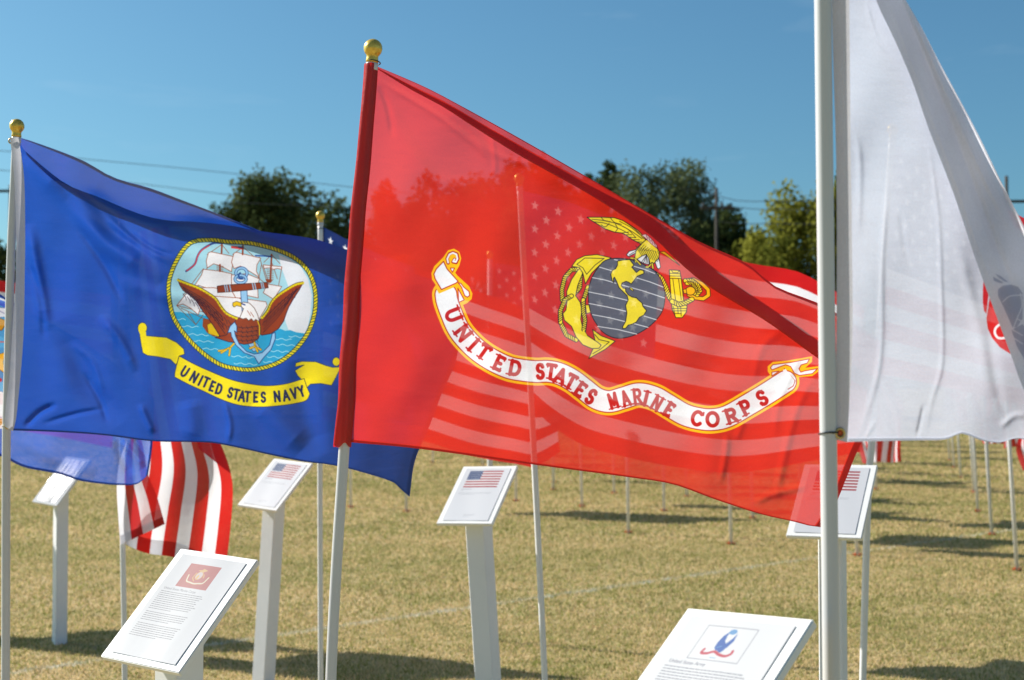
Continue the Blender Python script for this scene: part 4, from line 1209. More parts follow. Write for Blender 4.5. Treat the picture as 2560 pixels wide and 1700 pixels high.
navy_flag, navy_G = build_flag(
    'navy_blue_flag', 'navy blue flag with a ship and eagle seal above a yellow lettered ribbon', zn, R_nav,
    [(31, 1076), (161, 1081), (268, 1089), (379, 1103), (482, 1105), (536, 1108), (612, 1123), (670, 1136), (759, 1154), (820, 1161), (878, 1173), (970, 1200), (993, 1213), (1007, 1228), (1024, 1242)],
    [(46, 350), (59, 441), (62, 575), (61, 671), (57, 850), (41, 1033), (31, 1076)],
    [(1140, 720), (1150, 780), (1148, 868), (1132, 921), (1105, 983), (1085, 1040), (1046, 1128), (1027, 1193), (1024, 1242)],
    upper=[(T_nav, .02), (B_nav, .035), (R_nav, -.012)],
    creases=[([(62, 385), (120, 440), (190, 500), (260, 600), (330, 650), (400, 710)], 26, 0.0352), ([(130, 440), (200, 520), (290, 590), (400, 640)], 16, -0.0160),
             ([(72, 560), (95, 700), (115, 830)], 15, 0.0192), ([(80, 400), (180, 470), (300, 540), (420, 590), (560, 640)], 24, -0.0160),
             ([(150, 800), (220, 960), (300, 1060)], 30, -0.0160), ([(60, 1068), (100, 1030), (142, 1010)], 7, -0.0128), ([(105, 1060), (190, 1035), (260, 1022)], 6, -0.0080),
             ([(250, 790), (300, 850), (340, 930)], 12, 0.0128), ([(350, 1010), (372, 1060), (385, 1085)], 8, 0.0096), ([(300, 700), (420, 740), (520, 745)], 18, 0.0096),
             ([(640, 1000), (700, 1060), (760, 1120)], 30, 0.0192), ([(860, 760), (880, 900), (900, 1000)], 40, 0.0224), ([(470, 1000), (480, 1060), (470, 1100)], 26, 0.0128),
             ([(740, 900), (760, 1000), (800, 1140)], 30, -0.0160), ([(66, 640), (100, 740), (112, 850)], 8, -0.0096), ([(190, 560), (260, 660), (310, 760)], 9, -0.0096), ([(250, 520), (330, 600), (430, 660)], 9, 0.0096), ([(300, 560), (380, 620), (440, 640)], 6, -0.0064), ([(560, 1000), (575, 1060), (570, 1110)], 7, 0.0080), ([(210, 930), (250, 1000), (270, 1060)], 7, -0.0080), ([(180, 860), (230, 905), (260, 990)], 8, 0.0064)],
    wave=(5, .0045), print_=pn, mats=(m_navy_print, m_navy_hem, m_navy), N=300, M=220, hems=(3, 4, 4))
m_canvas = cloth_mat('white_canvas', col=(.66, .66, .70), see=.0, trans=.35, sheen=.03)
m_brass = principled('brass', (.55, .40, .16), .3, metallic=.9)
def strip(name, left, right, zf, mat, parent, n=60, m=8, bulge=.004):
    L_, R2 = smooth(left, n), smooth(right, n)
    t = np.linspace(0, 1, m)[None, :, None]
    G = L_[:, None] * (1 - t) + R2[:, None] * t
    z = zf(G[..., 0], G[..., 1]) - bulge * np.sin(np.linspace(0, 1, m)[None] * math.pi * 1.0)
    return sheet(name, np.dstack([G, z]), mat, None, parent)
strip('header_band', [(25, 343), (36, 450), (40, 575), (40, 650), (38, 720), (32, 810), (24, 937), (16, 1001), (11, 1066)],
      [(46, 343), (60, 441), (63, 575), (62, 671), (58, 850), (42, 1033), (32, 1078)], lambda x, y: 4.432 + 0 * x, m_canvas, navy_flag)
torus_obj('grommet', at(19, 1064, 4.44), (0, -1, .05), .0085, .0028, m_brass, navy_flag, 20)
torus_obj('grommet', at(28, 352, 4.44), (0, -1, .05), .0075, .0026, m_brass, navy_flag, 20)
m_tie = principled('white_tie', (.7, .68, .6), .5)
torus_obj('cable_tie', at(17, 1064, 4.46), (0, .05, 1), .0150, .0016, m_tie, navy_flag)
torus_obj('cable_tie', at(39, 350, 4.46), (.1, .05, 1), .0150, .0016, m_tie, navy_flag)

# --- the white flag
pa = print_army(); pb = print_army_back()
m_white_print = cloth_mat('white_printed_cloth', img=pa.image('army_print'), see=.07, trans=.52, sheen=.05, rough=.35)
m_white_back = cloth_mat('white_folded_cloth', img=pb.image('army_back_print'), see=.06, trans=.62, sheen=.05)
m_white_hem = cloth_mat('white_hem', col=(.82, .83, .88), see=.04, trans=.5, sheen=.04)
zw = lambda x, y: 2.405 + (x - 2100) * .00042 + .012 * np.sin((x - 2100) / 120.)
T_w = [(2118, -238), (2160, -170), (2210, -90), (2264, 0), (2304, 69), (2347, 153), (2389, 230), (2446, 337), (2496, 440), (2560, 566), (2640, 730), (2720, 900)]
A_w = [(2118, -226), (2140, -150), (2190, 0), (2235, 96), (2281, 203), (2316, 306), (2347, 387), (2385, 486), (2423, 600), (2457, 699), (2526, 883), (2565, 985), (2640, 1090), (2700, 1160)]
B_w = [(2119, -236), (2158, -166), (2209, -84), (2260, 10), (2300, 84), (2342, 172), (2383, 254), (2440, 362), (2490, 464), (2548, 590), (2622, 750), (2700, 905)]
white_flag, white_G = build_flag(
    'white_flag', 'large white flag in the foreground at right with part of a red emblem', zw, B_w,
    [(2117, 1105), (2190, 1103), (2304, 1101), (2362, 1099), (2400, 1084), (2425, 1090), (2457, 1102), (2500, 1107), (2530, 1098), (2565, 1100), (2640, 1140), (2720, 1170)],
    [(2118, -232), (2122, 0), (2126, 380), (2130, 640), (2130, 850), (2117, 1105)],
    [(2700, 905), (2730, 1040), (2720, 1170)],
    upper=[(T_w, .0), (A_w, -.035), (B_w, .012)],
    creases=[([(2163, 0), (2190, 90), (2220, 135)], 5, 0.0034), ([(2140, 330), (2150, 420), (2145, 600)], 8, 0.0034), ([(2222, 440), (2205, 650), (2200, 900), (2150, 1090)], 7, 0.0034),
             ([(2320, 350), (2345, 540), (2352, 700), (2355, 900), (2330, 1000), (2312, 1090)], 6, 0.0034), ([(2310, 1010), (2302, 1050), (2292, 1095)], 5, -0.0040),
             ([(2250, 520), (2262, 620), (2275, 670)], 7, -0.0017), ([(2190, 1050), (2160, 1100)], 5, 0.0020), ([(2480, 700), (2478, 850), (2500, 1000), (2525, 1050)], 13, -0.0040),
             ([(2500, 1070), (2535, 1040), (2570, 1040)], 8, 0.0034), ([(2390, 600), (2440, 800), (2470, 1000)], 15, 0.0047)],
    wave=(9, .004), print_=pa, mats=(m_white_print, m_white_hem, (m_white_back, pb)), N=240, M=260, hems=(3, 3, 0), MU=110,
    upper_creases=[([(2200, -150), (2262, 20), (2330, 190), (2400, 370), (2500, 640), (2560, 790)], 9, .008), ([(2226, -80), (2290, 60), (2370, 240), (2440, 400), (2540, 600)], 8, -.007),
                   ([(2180, -120), (2225, 10), (2300, 210), (2370, 400), (2440, 600), (2500, 760)], 7, -.005), ([(2300, 40), (2380, 190), (2470, 390), (2600, 700)], 6, .004)])
strip('header_band', [(2078, -238), (2079, 0), (2084, 190), (2090, 382), (2092, 600), (2090, 900), (2086, 1098)],
      [(2119, -238), (2123, 0), (2127, 380), (2130, 600), (2131, 850), (2118, 1106)], lambda x, y: 2.398 + 0 * x, m_canvas, white_flag, bulge=.003)
torus_obj('grommet', at(2100, 1083, 2.392), (.15, -1, 0), .0075, .0024, m_brass, white_flag, 20)
m_or_disc = principled('orange_seen_through_eyelet', (.85, .16, .05), .6)
lathe('eyelet_core', [(.0066, 0), (.0066, .0012)], m_or_disc, at(2100, 1083, 2.396), (0, -1, 0), 20, white_flag)
def tie(px0, py0, px1, py1, Z, parent):
    pass
torus_obj('cable_tie', at(2071, 1083, 2.40), (-.06, .12, 1), .0158, .0014, m_black, white_flag)
tube_obj('tie_tail', [tuple(at(2080, 1083, 2.386)), tuple(at(2096, 1080, 2.389))], .0014, m_black, white_flag, 8)

# --- the sheer bright blue flag at lower left
paf = print_airforce()
m_af = cloth_mat('sheer_blue_cloth', img=paf.image('airforce_print'), see=.26, trans=.58, sheen=.04)
m_af_hem = cloth_mat('sheer_blue_hem', col=s2l((18, 34, 110)), see=.06, trans=.4, sheen=.02)
zaf = lambda x, y: 5.5 + (x + 260) * .0007
build_flag('bright_blue_flag', 'sheer bright blue flag hanging below and behind the navy flag at lower left', zaf,
    [(-262, 470), (-120, 620), (0, 735), (200, 850), (340, 950), (385, 1000)],
    [(-285, 1090), (-120, 1125), (0, 1140), (29, 1154), (67, 1170), (147, 1185), (201, 1202), (268, 1211), (312, 1213), (344, 1210), (370, 1187)],
    [(-262, 470), (-275, 800), (-285, 1090)], [(385, 1000), (382, 1105), (378, 1134), (374, 1165), (370, 1187)],
    creases=[([(30, 1090), (150, 1150), (240, 1190)], 22, .02), ([(300, 1100), (340, 1140), (360, 1170)], 9, .02), ([(330, 1090), (352, 1120), (372, 1150)], 6, -.016), ([(290, 1100), (310, 1150), (330, 1190)], 12, -.015)],
    wave=(12, .006), print_=paf, mats=(m_af, m_af_hem), N=160, M=120, hems=(3, 3, 3))

# --- striped flags of the second row
pu = print_usa()
im_usa = pu.image('stripes_print')
m_usa = cloth_mat('striped_cloth', img=im_usa, see=.05, trans=.5, sheen=.03)
m_usa_hem = cloth_mat('striped_hem', img=im_usa, see=.0, trans=.5, sheen=.03, gain=.92)
def usa(label, zf, top, bot, left, right, creases=(), wave=(4, .008), group='striped flags of the second row', N=140, M=100):
    nc = 30
    C = coons(smooth(top, nc), smooth(bot, nc), left, right, 7)
    G = dense_rows(C, np.linspace(0, 1, 7), M)
    G = np.stack([np.stack([np.interp(np.linspace(0, nc - 1, N), np.arange(nc), G[i, :, k]) for k in range(2)], 1) for i in range(len(G))])
    px, py = G[..., 0], G[..., 1]
    z = zf(px, py) + crossing_ridges(px, py, creases) + zwave(px, py, wave[0], wave[1])
    root = empty('striped_flag', tuple(at(left[0][0], left[0][1], z[0, 0])))
    tag(root, label, 'flag', group)
    U, V = np.meshgrid(np.linspace(0, 1, N), np.linspace(1, 0, M))
    sheet('cloth', np.dstack([px, py, z]), m_usa, np.dstack([U, V]), root)
    return root, np.dstack([px, py, z])
u1, g1 = usa('striped flag whose starred corner shows just left of the red sleeve', lambda x, y: 7.12 + (x - 810) * .0005 + .03 * np.sin((x - 810) / 90.),
    [(808, 568), (840, 584), (874, 602), (960, 640), (1100, 690), (1200, 730), (1300, 765), (1385, 800)],
    [(806, 1050), (900, 1070), (1050, 1100), (1180, 1140), (1290, 1160), (1340, 1166), (1400, 1130)],
    [(808, 568), (807, 800), (806, 1050)], [(1385, 800), (1375, 900), (1410, 1000), (1395, 1060), (1400, 1130)], creases=[([(830, 585), (880, 640), (960, 720)], 14, .02), ([(825, 600), (850, 660), (900, 760)], 10, -.02)])
torus_obj('cable_tie', at(801, 572, 7.1), (0, .1, 1), .0152, .0015, m_black, u1)
u2, g2 = usa('striped flag whose top stripes rise above the red flag beside the near pole', lambda x, y: 6.19 + (x - 1300) * .0005 + .03 * np.sin((x - 1300) / 110.),
    [(1308, 478), (1420, 505), (1560, 560), (1740, 622), (1868, 656), (1910, 664), (1960, 671), (2000, 681), (2044, 703), (2110, 740), (2160, 770)],
    [(1322, 1008), (1380, 1062), (1460, 1112), (1560, 1140), (1680, 1165), (1800, 1180), (1900, 1175), (2040, 1150), (2150, 1130)],
    [(1308, 478), (1312, 750), (1322, 1010)], [(2160, 770), (2150, 950), (2150, 1130)], creases=[([(1700, 640), (1750, 800), (1700, 1000)], 60, .05), ([(1480, 560), (1560, 800), (1600, 1000)], 60, -.05)])
u3, g3 = usa('striped flag showing faintly through the white flag in the foreground', lambda x, y: 5.66 + (x - 2230) * .0006 + .03 * np.sin((x - 2230) / 90.),
    [(2234, 360), (2300, 400), (2400, 462), (2560, 545), (2700, 610), (2860, 680)], [(2196, 935), (2280, 950), (2440, 985), (2560, 1010), (2700, 1040), (2850, 1080)],
    [(2234, 360), (2215, 640), (2196, 935)], [(2860, 680), (2860, 900), (2850, 1080)])

# the drooping flag at lower left: stripes run down it, its fly end folded over itself
def droop_left():
    root = empty('striped_flag', tuple(at(305, 560, 6.9)))
    tag(root, 'limp striped flag drooping behind the front left lectern board', 'flag', 'striped flags of the second row')
    Lc = [(312, 590), (330, 900), (352, 1120), (330, 1250), (318, 1320), (313, 1360)]
    Rc = [(420, 560), (500, 900), (551, 1105), (576, 1180), (582, 1232), (576, 1320), (562, 1440)]
    n, m = 60, 90
    L_, R2 = smooth(Lc, m), smooth(Rc, m)
    t = np.linspace(0, 1, n)[None, :]
    X = L_[:, None, 0] * (1 - t) + R2[:, None, 0] * t; Y = L_[:, None, 1] * (1 - t) + R2[:, None, 1] * t
    Y = Y + 6 * np.sin(t * 9) * np.linspace(0, 1, m)[:, None]
    Z = 6.95 + .035 * np.sin(t * 9 + Y / 300) + .05 * t + .02 * np.sin(Y / 60 + t * 5)
    # fabric coordinate across the stripes: t runs from the lower stripe (left) to the upper (right)
    tt = .085 + .605 * t
    uv = np.dstack([np.repeat(np.linspace(.42, 1, m)[:, None], n, 1), np.repeat(tt, m, 0)])
    G = np.dstack([X, Y, Z])
    sheet('cloth', G, m_usa, uv, root)
    h = G[-5:].copy(); h[..., 2] -= .003
    sheet('hem', h, m_usa_hem, uv[-5:], root)
    # folded front flap
    Lc = [(318, 1100), (300, 1150), (292, 1214), (296, 1300), (301, 1362)]
    Rc = [(352, 1090), (362, 1140), (371, 1190), (392, 1240), (412, 1310)]
    L_, R2 = smooth(Lc, 50), smooth(Rc, 50); n = 30
    t = np.linspace(0, 1, n)[None, :]
    X = L_[:, None, 0] * (1 - t) + R2[:, None, 0] * t; Y = L_[:, None, 1] * (1 - t) + R2[:, None, 1] * t
    Z = 6.86 + .03 * np.sin(t * 3) + .01 * np.sin(Y / 40)
    uv = np.dstack([np.repeat(np.linspace(.75, 1, 50)[:, None], n, 1), np.repeat(.615 - .30 * t, 50, 0)])
    G = np.dstack([X, Y, Z])
    sheet('folded_cloth', G, m_usa, uv, root)
    h = G[-5:].copy(); h[..., 2] -= .003
    sheet('hem', h, m_usa_hem, uv[-5:], root)
    # turned-back upper corner on the right
    Lc = [(490, 1090), (497, 1120), (520, 1140), (545, 1160)]
    Rc = [(520, 1085), (549, 1108), (566, 1145), (578, 1185)]
    L_, R2 = smooth(Lc, 30), smooth(Rc, 30); n = 12
    t = np.linspace(0, 1, n)[None, :]
    X = L_[:, None, 0] * (1 - t) + R2[:, None, 0] * t; Y = L_[:, None, 1] * (1 - t) + R2[:, None, 1] * t
    sheet('folded_cloth', np.dstack([X, Y, 6.86 + .02 * t + 0 * Y]), m_usa, np.dstack([np.full_like(X, .6), np.full_like(X, 12.5 / 13)]), root)
droop_left()
# ------------------------------------------------------------------ the rows of poles and flags across the field
def world_flag(seed, lift, size=(1.52, .91), name='cloth', spread=.42):
    """a flag in its own space: hoist along -Z from the origin, flying towards +X. lift 1 flies out, 0 hangs limp"""
    r = np.random.default_rng(seed)
    n, m = 46, 30
    u = np.linspace(0, 1, n)[None, :].repeat(m, 0); v = np.linspace(0, 1, m)[:, None].repeat(n, 1)
    s = 1 - (1 - u) ** 1.6
    # flying form
    phi = r.uniform(.06, .14)
    X1 = u * size[0] * math.cos(phi) * .92; Z1 = -v * size[1] - u * size[0] * math.sin(phi) - .1 * u * v
    # limp form
    X0 = (.10 + spread * (1 - v)) * np.sin(s * math.pi / 2 * .98) ; Z0 = -v * size[1] * (1 - .92 * s) - u * 1.55 * (1 - .06 * v)
    X = X0 * (1 - lift) + X1 * lift; Z = Z0 * (1 - lift) + Z1 * lift
    a, b = r.uniform(0, 6, 2)
    Yv = (.07 * np.sin(u * 7 + v * 3 + a) + .03 * np.sin(u * 15 - v * 6 + b)) * np.minimum(1, u * 5) + (1 - lift) * .08 * np.sin(v * 11 + a + u * 2) * np.minimum(1, u * 3)
    V = np.stack([X + .013, Yv, Z], -1).reshape(-1, 3)
    ii = np.arange(m * n).reshape(m, n)
    F = np.stack([ii[:-1, :-1], ii[1:, :-1], ii[1:, 1:], ii[:-1, 1:]], -1).reshape(-1, 4)
    uv = np.stack([u, 1 - v], -1).reshape(-1, 2)
    return V, F, uv

fpole0 = empty('flagpole', (0, 0, 0))
tube_obj('shaft', [(0, 0, -.02), (0, 0, 1.2), (0, 0, 2.42)], .0175, m_pvc_lit, fpole0, 12)
lathe('ball_finial', BALL, m_gold_paint, (0, 0, 2.42), (0, 0, 1), 14, fpole0)
add_marker(fpole0, (0, 0, 0), 30)
protos = []
for k, (sd_, lf) in enumerate(((1, 0.0), (2, .12), (3, .3), (4, 1.0), (5, 1.0))):
    V, F, uv = world_flag(sd_, lf)
    rt = empty('striped_flag', (0, 0, 0))
    mesh_obj('cloth', V, F, m_usa, rt, True, uv)
    protos.append(rt)
used = set()
def put(x, y, kind, fl_label, po_label, lean=(0, 0), yaw=None, top=2.40):
    for src, lb, cat, grp, z, key in ((fpole0, po_label, 'flagpole', 'white poles in rows across the field', 0, 'p'), (protos[kind], fl_label, 'flag', 'striped flags in rows across the field', top, kind)):
        if key in used: o = copy_tree(src)
        else: o = src; used.add(key)
        o.location = (x + (lean[0] * top if key != 'p' else 0), y, z)
        if key == 'p': o.rotation_euler = (0, math.atan(lean[0]), rng.uniform(0, 0) )
        else: o.rotation_euler = (0, math.atan(lean[0]), yaw if yaw is not None else rng.uniform(.0, .5))
        tag(o, lb, cat, grp)
# the nearest three whose shadows fall across the bottom of the picture
put(-.14, 9.05, 3, 'striped flag seen dimly through the red flag behind the centre lectern', 'white pole mostly hidden behind the centre lectern post', yaw=.1)
put(-4.05, 9.3, 4, 'striped flag hidden behind the navy flag, on a pole outside the left edge', 'white pole just outside the left edge behind the navy flag', yaw=.1)
put(-5.6, 10.1, 4, 'striped flag mostly outside the left edge behind the bright blue flag', 'farther white pole outside the left edge', yaw=.1)
BASES = [(2543, 1428, 'nearest white pole of the row under the white flag'), (2480, 1339, 'second white pole of the row under the white flag'),
 (2445, 1280, 'third white pole of the row under the white flag'), (2435, 1232, 'fourth white pole of the row under the white flag'),
 (2402, 1196, 'fifth white pole of the row under the white flag'), (2385, 1170, 'sixth white pole of the row under the white flag'),
 (2374, 1152, 'farthest white pole of the row under the white flag'), (2144, 1391, 'white pole rising below the right lectern board'),
 (2190, 1224, 'white pole rising just right of the right lectern board'), (1882, 1297, 'white pole rising just left of the right lectern board'),
 (1016, 1281, 'white pole rising under the tip of the navy flag'), (1290, 1254, 'white pole just right of the centre lectern board'),
 (1455, 1268, 'white pole second to the right of the centre lectern'), (1571, 1334, 'longest white pole under the middle of the red flag'),
 (1660, 1279, 'white pole between the two longest poles under the red flag'), (1828, 1362, 'white pole under the lowest part of the red flag'),
 (1535, 1235, 'short white pole beside the brown shadow under the red flag'), (1383, 1226, 'short white pole just right of the tall pole by the lectern'),
 (1717, 1243, 'short distant white pole right of the brown shadow'), (877, 1270, 'thin white pole just right of the red flag pole')]
taken = []
for i, (px, py, lb) in enumerate(BASES):
    g = ground_pt(px, py)
    taken.append(g[:2])
    right = px > 2350
    kind = [0, 1, 0, 2, 1, 0, 2][i] if right else (0 if i in (7, 8) else [2, 1, 3, 4, 2, 3, 4][i % 7])
    place = ['near the white flag hem', 'behind the red flag'][0 if right else 1]
    put(g[0], g[1], kind, 'striped flag of the ' + lb.replace('farthest white pole', 'farthest pole'), lb, lean=((-.07 if i == 7 else -.02 + .01 * (i % 3)) if not right else -.05, 0))
# the rest of the lattice, hidden or seen through cloth
a_ = math.radians(15.5); ca_, sa_ = math.cos(a_), math.sin(a_)
cnt = 0
words = ['one', 'two', 'three']
for k in range(-9, 3):
    for j in range(0, 10):
        g_c = .92 + 1.33 * k; h_c = 13.15 - .75 * k + 3.2 * j
        X_, Y_ = g_c * ca_ + h_c * sa_, -g_c * sa_ + h_c * ca_
        if any(math.hypot(X_ - t[0], Y_ - t[1]) < 1.0 for t in taken): continue
        px = CX + X_ / Y_ * FPX; pyb = 970 + 1.6 * FPX / Y_
        if px < -250 or px > 2500 or Y_ > 44: continue
        # leave alone the lawn that the photograph shows empty
        if Y_ < 23 and not (px > 2550): continue
        if 1045 < pyb < 1250 and (300 < px < 1100) and Y_ < 30: continue
        if 2190 < px < 2560 : continue
        taken.append((X_, Y_)); cnt += 1
        put(X_, Y_, int(rng.integers(0, 5)), 'small distant striped flag in the rows far behind the nearest flags', 'small distant white pole in the rows far behind the nearest flags')
print('far poles', cnt)

# ------------------------------------------------------------------ lectern boards
m_board = principled('white_board_paint', (.80, .80, .78), .32, noise=(9, .25, (.70, .70, .68)), bump=(45, .25))
m_post = principled('white_post_paint', (.76, .775, .79), .5, noise=(3, .4, (.62, .635, .65)), bump=(18, .3))
pw, ph = 216, 280
def paper(kind):
    P = Print(0, 0, pw, ph, (236, 238, 244), 3.0)
    r = random.Random(kind)
    def para(y, n, x0, x1, step=5.4, lw=1.5, col=(84, 88, 104)):
        for i in range(n):
            x = x0; xe = x1 - r.uniform(0, 12) if i < n - 1 else x0 + (x1 - x0) * r.uniform(.2, .7)
            while x < xe - 3:
                w = r.uniform(2.5, 10)
                P.stroke([(x, y + i * step), (min(x + w, xe), y + i * step)], lw, col)
                x += w + 2.4
    if kind == 'marine':
        a, b, c, d = 48, 22, 152, 88
        P.fill([(a, b), (c, b), (c, d), (a, d)], (184, 22, 38))
        P.stroke(smooth([(a + 18, d - 34), (a + 24, d - 18), (a + 38, d - 15), (a + 52, d - 13), (a + 66, d - 15), (a + 80, d - 18), (a + 86, d - 34)], 30), 4.5, (232, 190, 90))
        P.stroke(smooth([(a + 18, d - 34), (a + 24, d - 18), (a + 38, d - 15), (a + 52, d - 13), (a + 66, d - 15), (a + 80, d - 18), (a + 86, d - 34)], 30), 2.4, (240, 236, 230))
        P.fill(arc(a + 52, b + 30, 11, 11, 0, 350, 20), (216, 196, 200), (224, 160, 50), 2.0)
        P.fill(arc(a + 50, b + 34, 4, 6, 0, 350, 12), (232, 176, 60))
        P.stroke([(a + 38, b + 24), (a + 36, b + 38), (a + 46, b + 46)], 3, (224, 160, 50))
        P.stroke([(a + 66, b + 26), (a + 70, b + 34)], 3, (224, 160, 50))
        P.fill([(a + 38, b + 16), (a + 50, b + 14), (a + 54, b + 10), (a + 70, b + 14), (a + 58, b + 20), (a + 50, b + 20)], (226, 170, 70))
        title, ty = 'United States Marine Corps', 98
        para(106, 10, 16, 160); para(164, 5, 16, 160); para(196, 7, 16, 160)
    elif kind == 'army':
        P.a[:] = np.array((244, 245, 248)) / 255.
        P.tf = (8.5, -2.6, 1.136)
        P.stroke([(46, 20), (164, 20), (164, 94), (46, 94), (46, 20)], 1.3, (150, 153, 165))
        B1, B2 = (22, 96, 184), (100, 164, 218)
        P.fill([(92, 54), (96, 40), (104, 30), (106, 50), (112, 56), (120, 44), (124, 32), (126, 50), (120, 64), (112, 72), (98, 72), (92, 66)], B1)
        P.fill(arc(112, 30, 9, 6, 0, 350, 14), B2)
        P.fill(arc(100, 64, 7, 8, 0, 350, 14), B1)
        P.stroke([(104, 40), (116, 40)], 1.6, (244, 245, 248)); P.stroke([(98, 66), (106, 62)], 1.6, B2)
        P.fill([(104, 68), (118, 68), (112, 76), (104, 74)], B1)
        P.stroke(smooth([(72, 72), (70, 80), (84, 80), (98, 75), (112, 80), (128, 82), (138, 76), (138, 70)], 30), 5, (204, 60, 84))
        P.stroke([(96, 88), (110, 88)], 2, (170, 200, 226))
        P.tf = (0, 0, 1)
        title, ty = 'United States Army', 90
        para(99, 26, 16, 190, col=(110, 114, 128))
    else:
        a, b, c, d = 24, 13, 187, 104
        if kind == 'usa2': a, b, c, d = 30, 16, 186, 100
        P.fill([(a, b), (c, b), (c, d), (a, d)], (246, 240, 242))
        h = (d - b) / 13
        for k in range(0, 13, 2):
            P.fill([(a, b + k * h), (c, b + k * h), (c, b + (k + 1) * h), (a, b + (k + 1) * h)], (176, 42, 58))
        P.fill([(a, b), (a + (c - a) * .4, b), (a + (c - a) * .4, b + 7 * h), (a, b + 7 * h)], (30, 66, 124))
        for i in range(4):
            for j in range(7):
                P.fill(arc(a + 5 + j * (c - a) * .4 / 7.2, b + 8 + i * 11.5, 1.7, 1.7, 0, 300, 6), (214, 224, 236))
        title, ty = 'United States Flag', 113
        para(120, 1, 24, 50); para(132, 3, 18, 176, 5, 1.1, (150, 154, 166)); para(248, 3, 88, 150, 5, 1.0, (150, 154, 166))
    # heading, set in a plain typeface
    cu = bpy.data.curves.new('heading', 'FONT'); cu.body = title; cu.size = 9.6 if kind in ('marine', 'army') else 6.4
    ob = bpy.data.objects.new('heading', cu); SC.collection.objects.link(ob)
    dg = bpy.context.evaluated_depsgraph_get(); dg.update()
    me = ob.evaluated_get(dg).to_mesh()
    x0 = 18 if kind in ('marine', 'army') else (a - 2)
    for p in me.polygons:
        P.fill([(x0 + me.vertices[i].co.x, ty + 2 - me.vertices[i].co.y) for i in p.vertices], (52, 56, 78))
    ob.evaluated_get(dg).to_mesh_clear()
    bpy.data.objects.remove(ob); bpy.data.curves.remove(cu)
    return P.image(kind + '_sheet_print')

def paper_mat(kind):
    m, nt, out = mat_new(kind + '_sheet')
    N, L = nt.nodes.new, nt.links.new
    t = N('ShaderNodeTexImage'); t.image = paper(kind); t.interpolation = 'Cubic'; t.extension = 'EXTEND'
    b = N('ShaderNodeBsdfPrincipled'); b.inputs['Roughness'].default_value = .6
    b.inputs['Coat Weight'].default_value = .35; b.inputs['Coat Roughness'].default_value = .16
    sc_ = N('ShaderNodeVectorMath'); sc_.operation = 'SCALE'; sc_.inputs['Scale'].default_value = {'marine': .46, 'army': .50}.get(kind, .62)
    L(t.outputs[0], sc_.inputs[0]); L(sc_.outputs[0], b.inputs['Base Color'])
    # ripples of the clear sleeve
    tc = N('ShaderNodeTexCoord'); mp = N('ShaderNodeMapping'); mp.inputs['Scale'].default_value = (22, 5, 5)
    nz = N('ShaderNodeTexNoise'); nz.inputs['Scale'].default_value = 1.0; nz.inputs['Detail'].default_value = 2
    L(tc.outputs['Object'], mp.inputs[0]); L(mp.outputs[0], nz.inputs['Vector'])
    bp = N('ShaderNodeBump'); bp.inputs['Strength'].default_value = .4; bp.inputs['Distance'].default_value = .004
    L(nz.outputs[0], bp.inputs['Height']); L(bp.outputs[0], b.inputs['Coat Normal'])
    L(b.outputs[0], out.inputs[0])
    return m
PM = {k: paper_mat(k) for k in ('marine', 'army', 'usa1', 'usa2')}

def box_bm(sx, sy, sz, bevel=.002, seg=2):
    bm = bmesh.new(); bmesh.ops.create_cube(bm, size=1)
    bmesh.ops.scale(bm, vec=(sx, sy, sz), verts=bm.verts)
    if bevel: bmesh.ops.bevel(bm, geom=bm.edges[:], offset=bevel, segments=seg, affect='EDGES')
    return bm

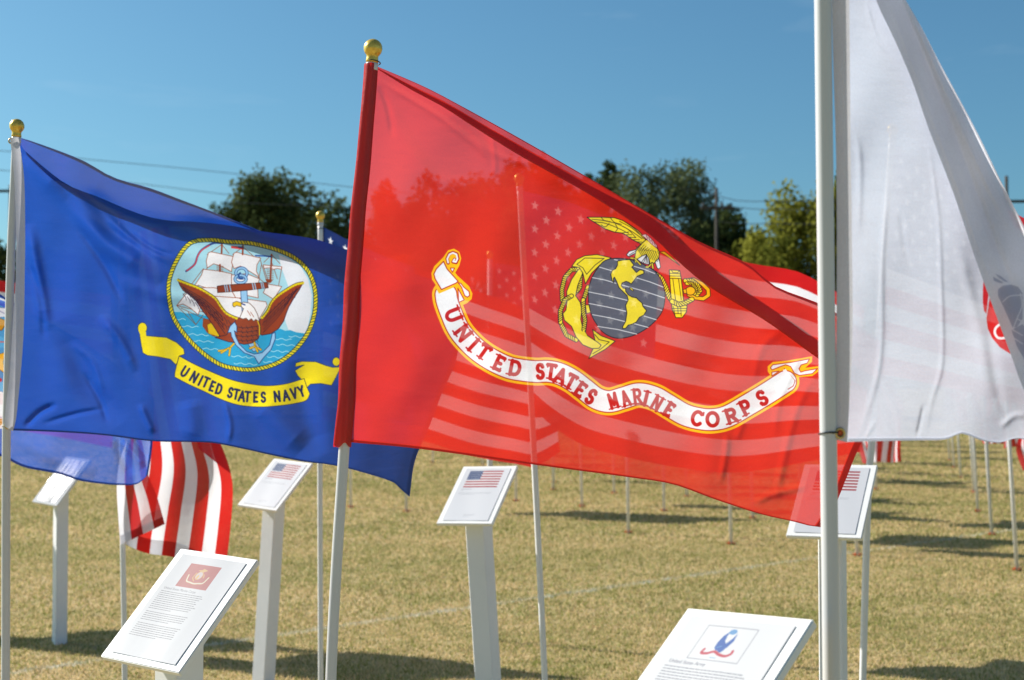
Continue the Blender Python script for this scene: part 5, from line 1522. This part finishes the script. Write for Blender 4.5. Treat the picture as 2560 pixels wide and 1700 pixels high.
def lectern(label, c, beta, tilt, roll, kind, w=.281, h=.36, post_w=.089, post_yaw=None, sheet_off=(0, 0), lean=0.0):
    b_, t_, r_ = map(math.radians, (beta, tilt, roll))
    U = Vector((math.sin(b_) * math.cos(t_), math.cos(b_) * math.cos(t_), math.sin(t_)))
    W = Vector((math.cos(b_), -math.sin(b_), 0))
    W2 = W * math.cos(r_) + U * math.sin(r_); U2 = U * math.cos(r_) - W * math.sin(r_)
    Nn = W2.cross(U2)
    root = empty('lectern_stand', (c[0], c[1], 0))
    tag(root, label, 'lectern', 'white lectern stands with printed sheets')
    M = Matrix((W2, U2, Nn)).transposed().to_4x4()
    M.translation = Vector((0, 0, c[2]))
    th = .017
    def part(name, bm, mat, z, off=(0, 0), parent=root, smooth_=False):
        o = bm_obj(name, bm, mat, parent, smooth_)
        o.matrix_local = M @ Matrix.Translation((off[0], off[1], z))
        return o
    brd = part('board', box_bm(w, h, th, .0022), m_board, -th / 2)
    # printed sheet in its clear sleeve, slightly bowed
    n = 14
    pwm, phm = .230, .325
    X, Y = np.meshgrid(np.linspace(-.5, .5, n), np.linspace(.5, -.5, n))
    Zs = .0009 + .0004 * (np.abs(X) * 2) ** 4 + .0004 * np.sin(X * 9 + Y * 3)
    V = np.stack([X * pwm, Y * phm, Zs], -1).reshape(-1, 3)
    ii = np.arange(n * n).reshape(n, n)
    F = np.stack([ii[:-1, :-1], ii[1:, :-1], ii[1:, 1:], ii[:-1, 1:]], -1).reshape(-1, 4)
    o = mesh_obj('printed_sheet', V, F, PM[kind], root, True, np.stack([X + .5, Y + .5], -1).reshape(-1, 2))
    o.matrix_local = M @ Matrix.Translation((sheet_off[0], sheet_off[1], .0008))
    # post, cut to the slope of the board
    py_ = math.radians(beta if post_yaw is None else post_yaw)
    cw, sw = math.cos(py_), math.sin(py_)
    bm = bmesh.new(); vs0, vs1 = [], []
    hw = post_w / 2; bv = .004
    ring = []
    for sx, sy in ((1, 1), (-1, 1), (-1, -1), (1, -1)):
        order = [(sx * hw, sy * (hw - bv)), (sx * (hw - bv), sy * hw)]
        if sx * sy < 0: order = order[::-1]
        ring += order
    pz = c[2] - (th + .001) * Nn.z
    for x, y in ring:
        wx, wy = x * cw + y * sw, -x * sw + y * cw
        # height of the board's underside above this corner
        zt = (c[2] - (Nn.x * wx + Nn.y * wy) / Nn.z) - (th + .0012) / Nn.z
        vs0.append(bm.verts.new((wx + lean, wy, -.03))); vs1.append(bm.verts.new((wx, wy, zt)))
    k = len(ring)
    for i in range(k):
        bm.faces.new((vs0[i], vs0[(i + 1) % k], vs1[(i + 1) % k], vs1[i]))
    bm.faces.new(vs1); bm.faces.new(vs0[::-1])
    bmesh.ops.recalc_face_normals(bm, faces=bm.faces)
    bm_obj('post', bm, m_post, root)
    return root

lectern('white lectern at far left glaring in the sun below the bright blue flag', (-2.833, 8.961, 1.019), 38.5, 50.5, -3.4, 'usa1', post_w=.074, post_yaw=55)
lectern('white lectern between the striped drooping flag and the red flag pole', (-1.281, 7.709, 1.082), 28.8, 41.9, -5.7, 'usa1', post_yaw=33, lean=-.06)
lectern('white lectern in the centre under the red flag with a striped flag picture', (-.157, 6.434, 1.121), 29.4, 42.2, 3.1, 'usa1', post_yaw=24, lean=.07)
lectern('white lectern at right half covered by the red flag and the near white pole', (1.199, 5.345, 1.181), 29.2, 44.8, 1.1, 'usa2', post_yaw=24)
lectern('large white lectern front left with a red flag picture and long text', (-.849, 3.654, 1.040), 30.8, 43.6, -3.4, 'marine', post_yaw=40)
lectern('white lectern front right cut by the bottom edge with a blue eagle picture', (.297, 2.335, 1.103), 53.5, 39.4, 4.6, 'army', w=.277, h=.363, post_yaw=40)
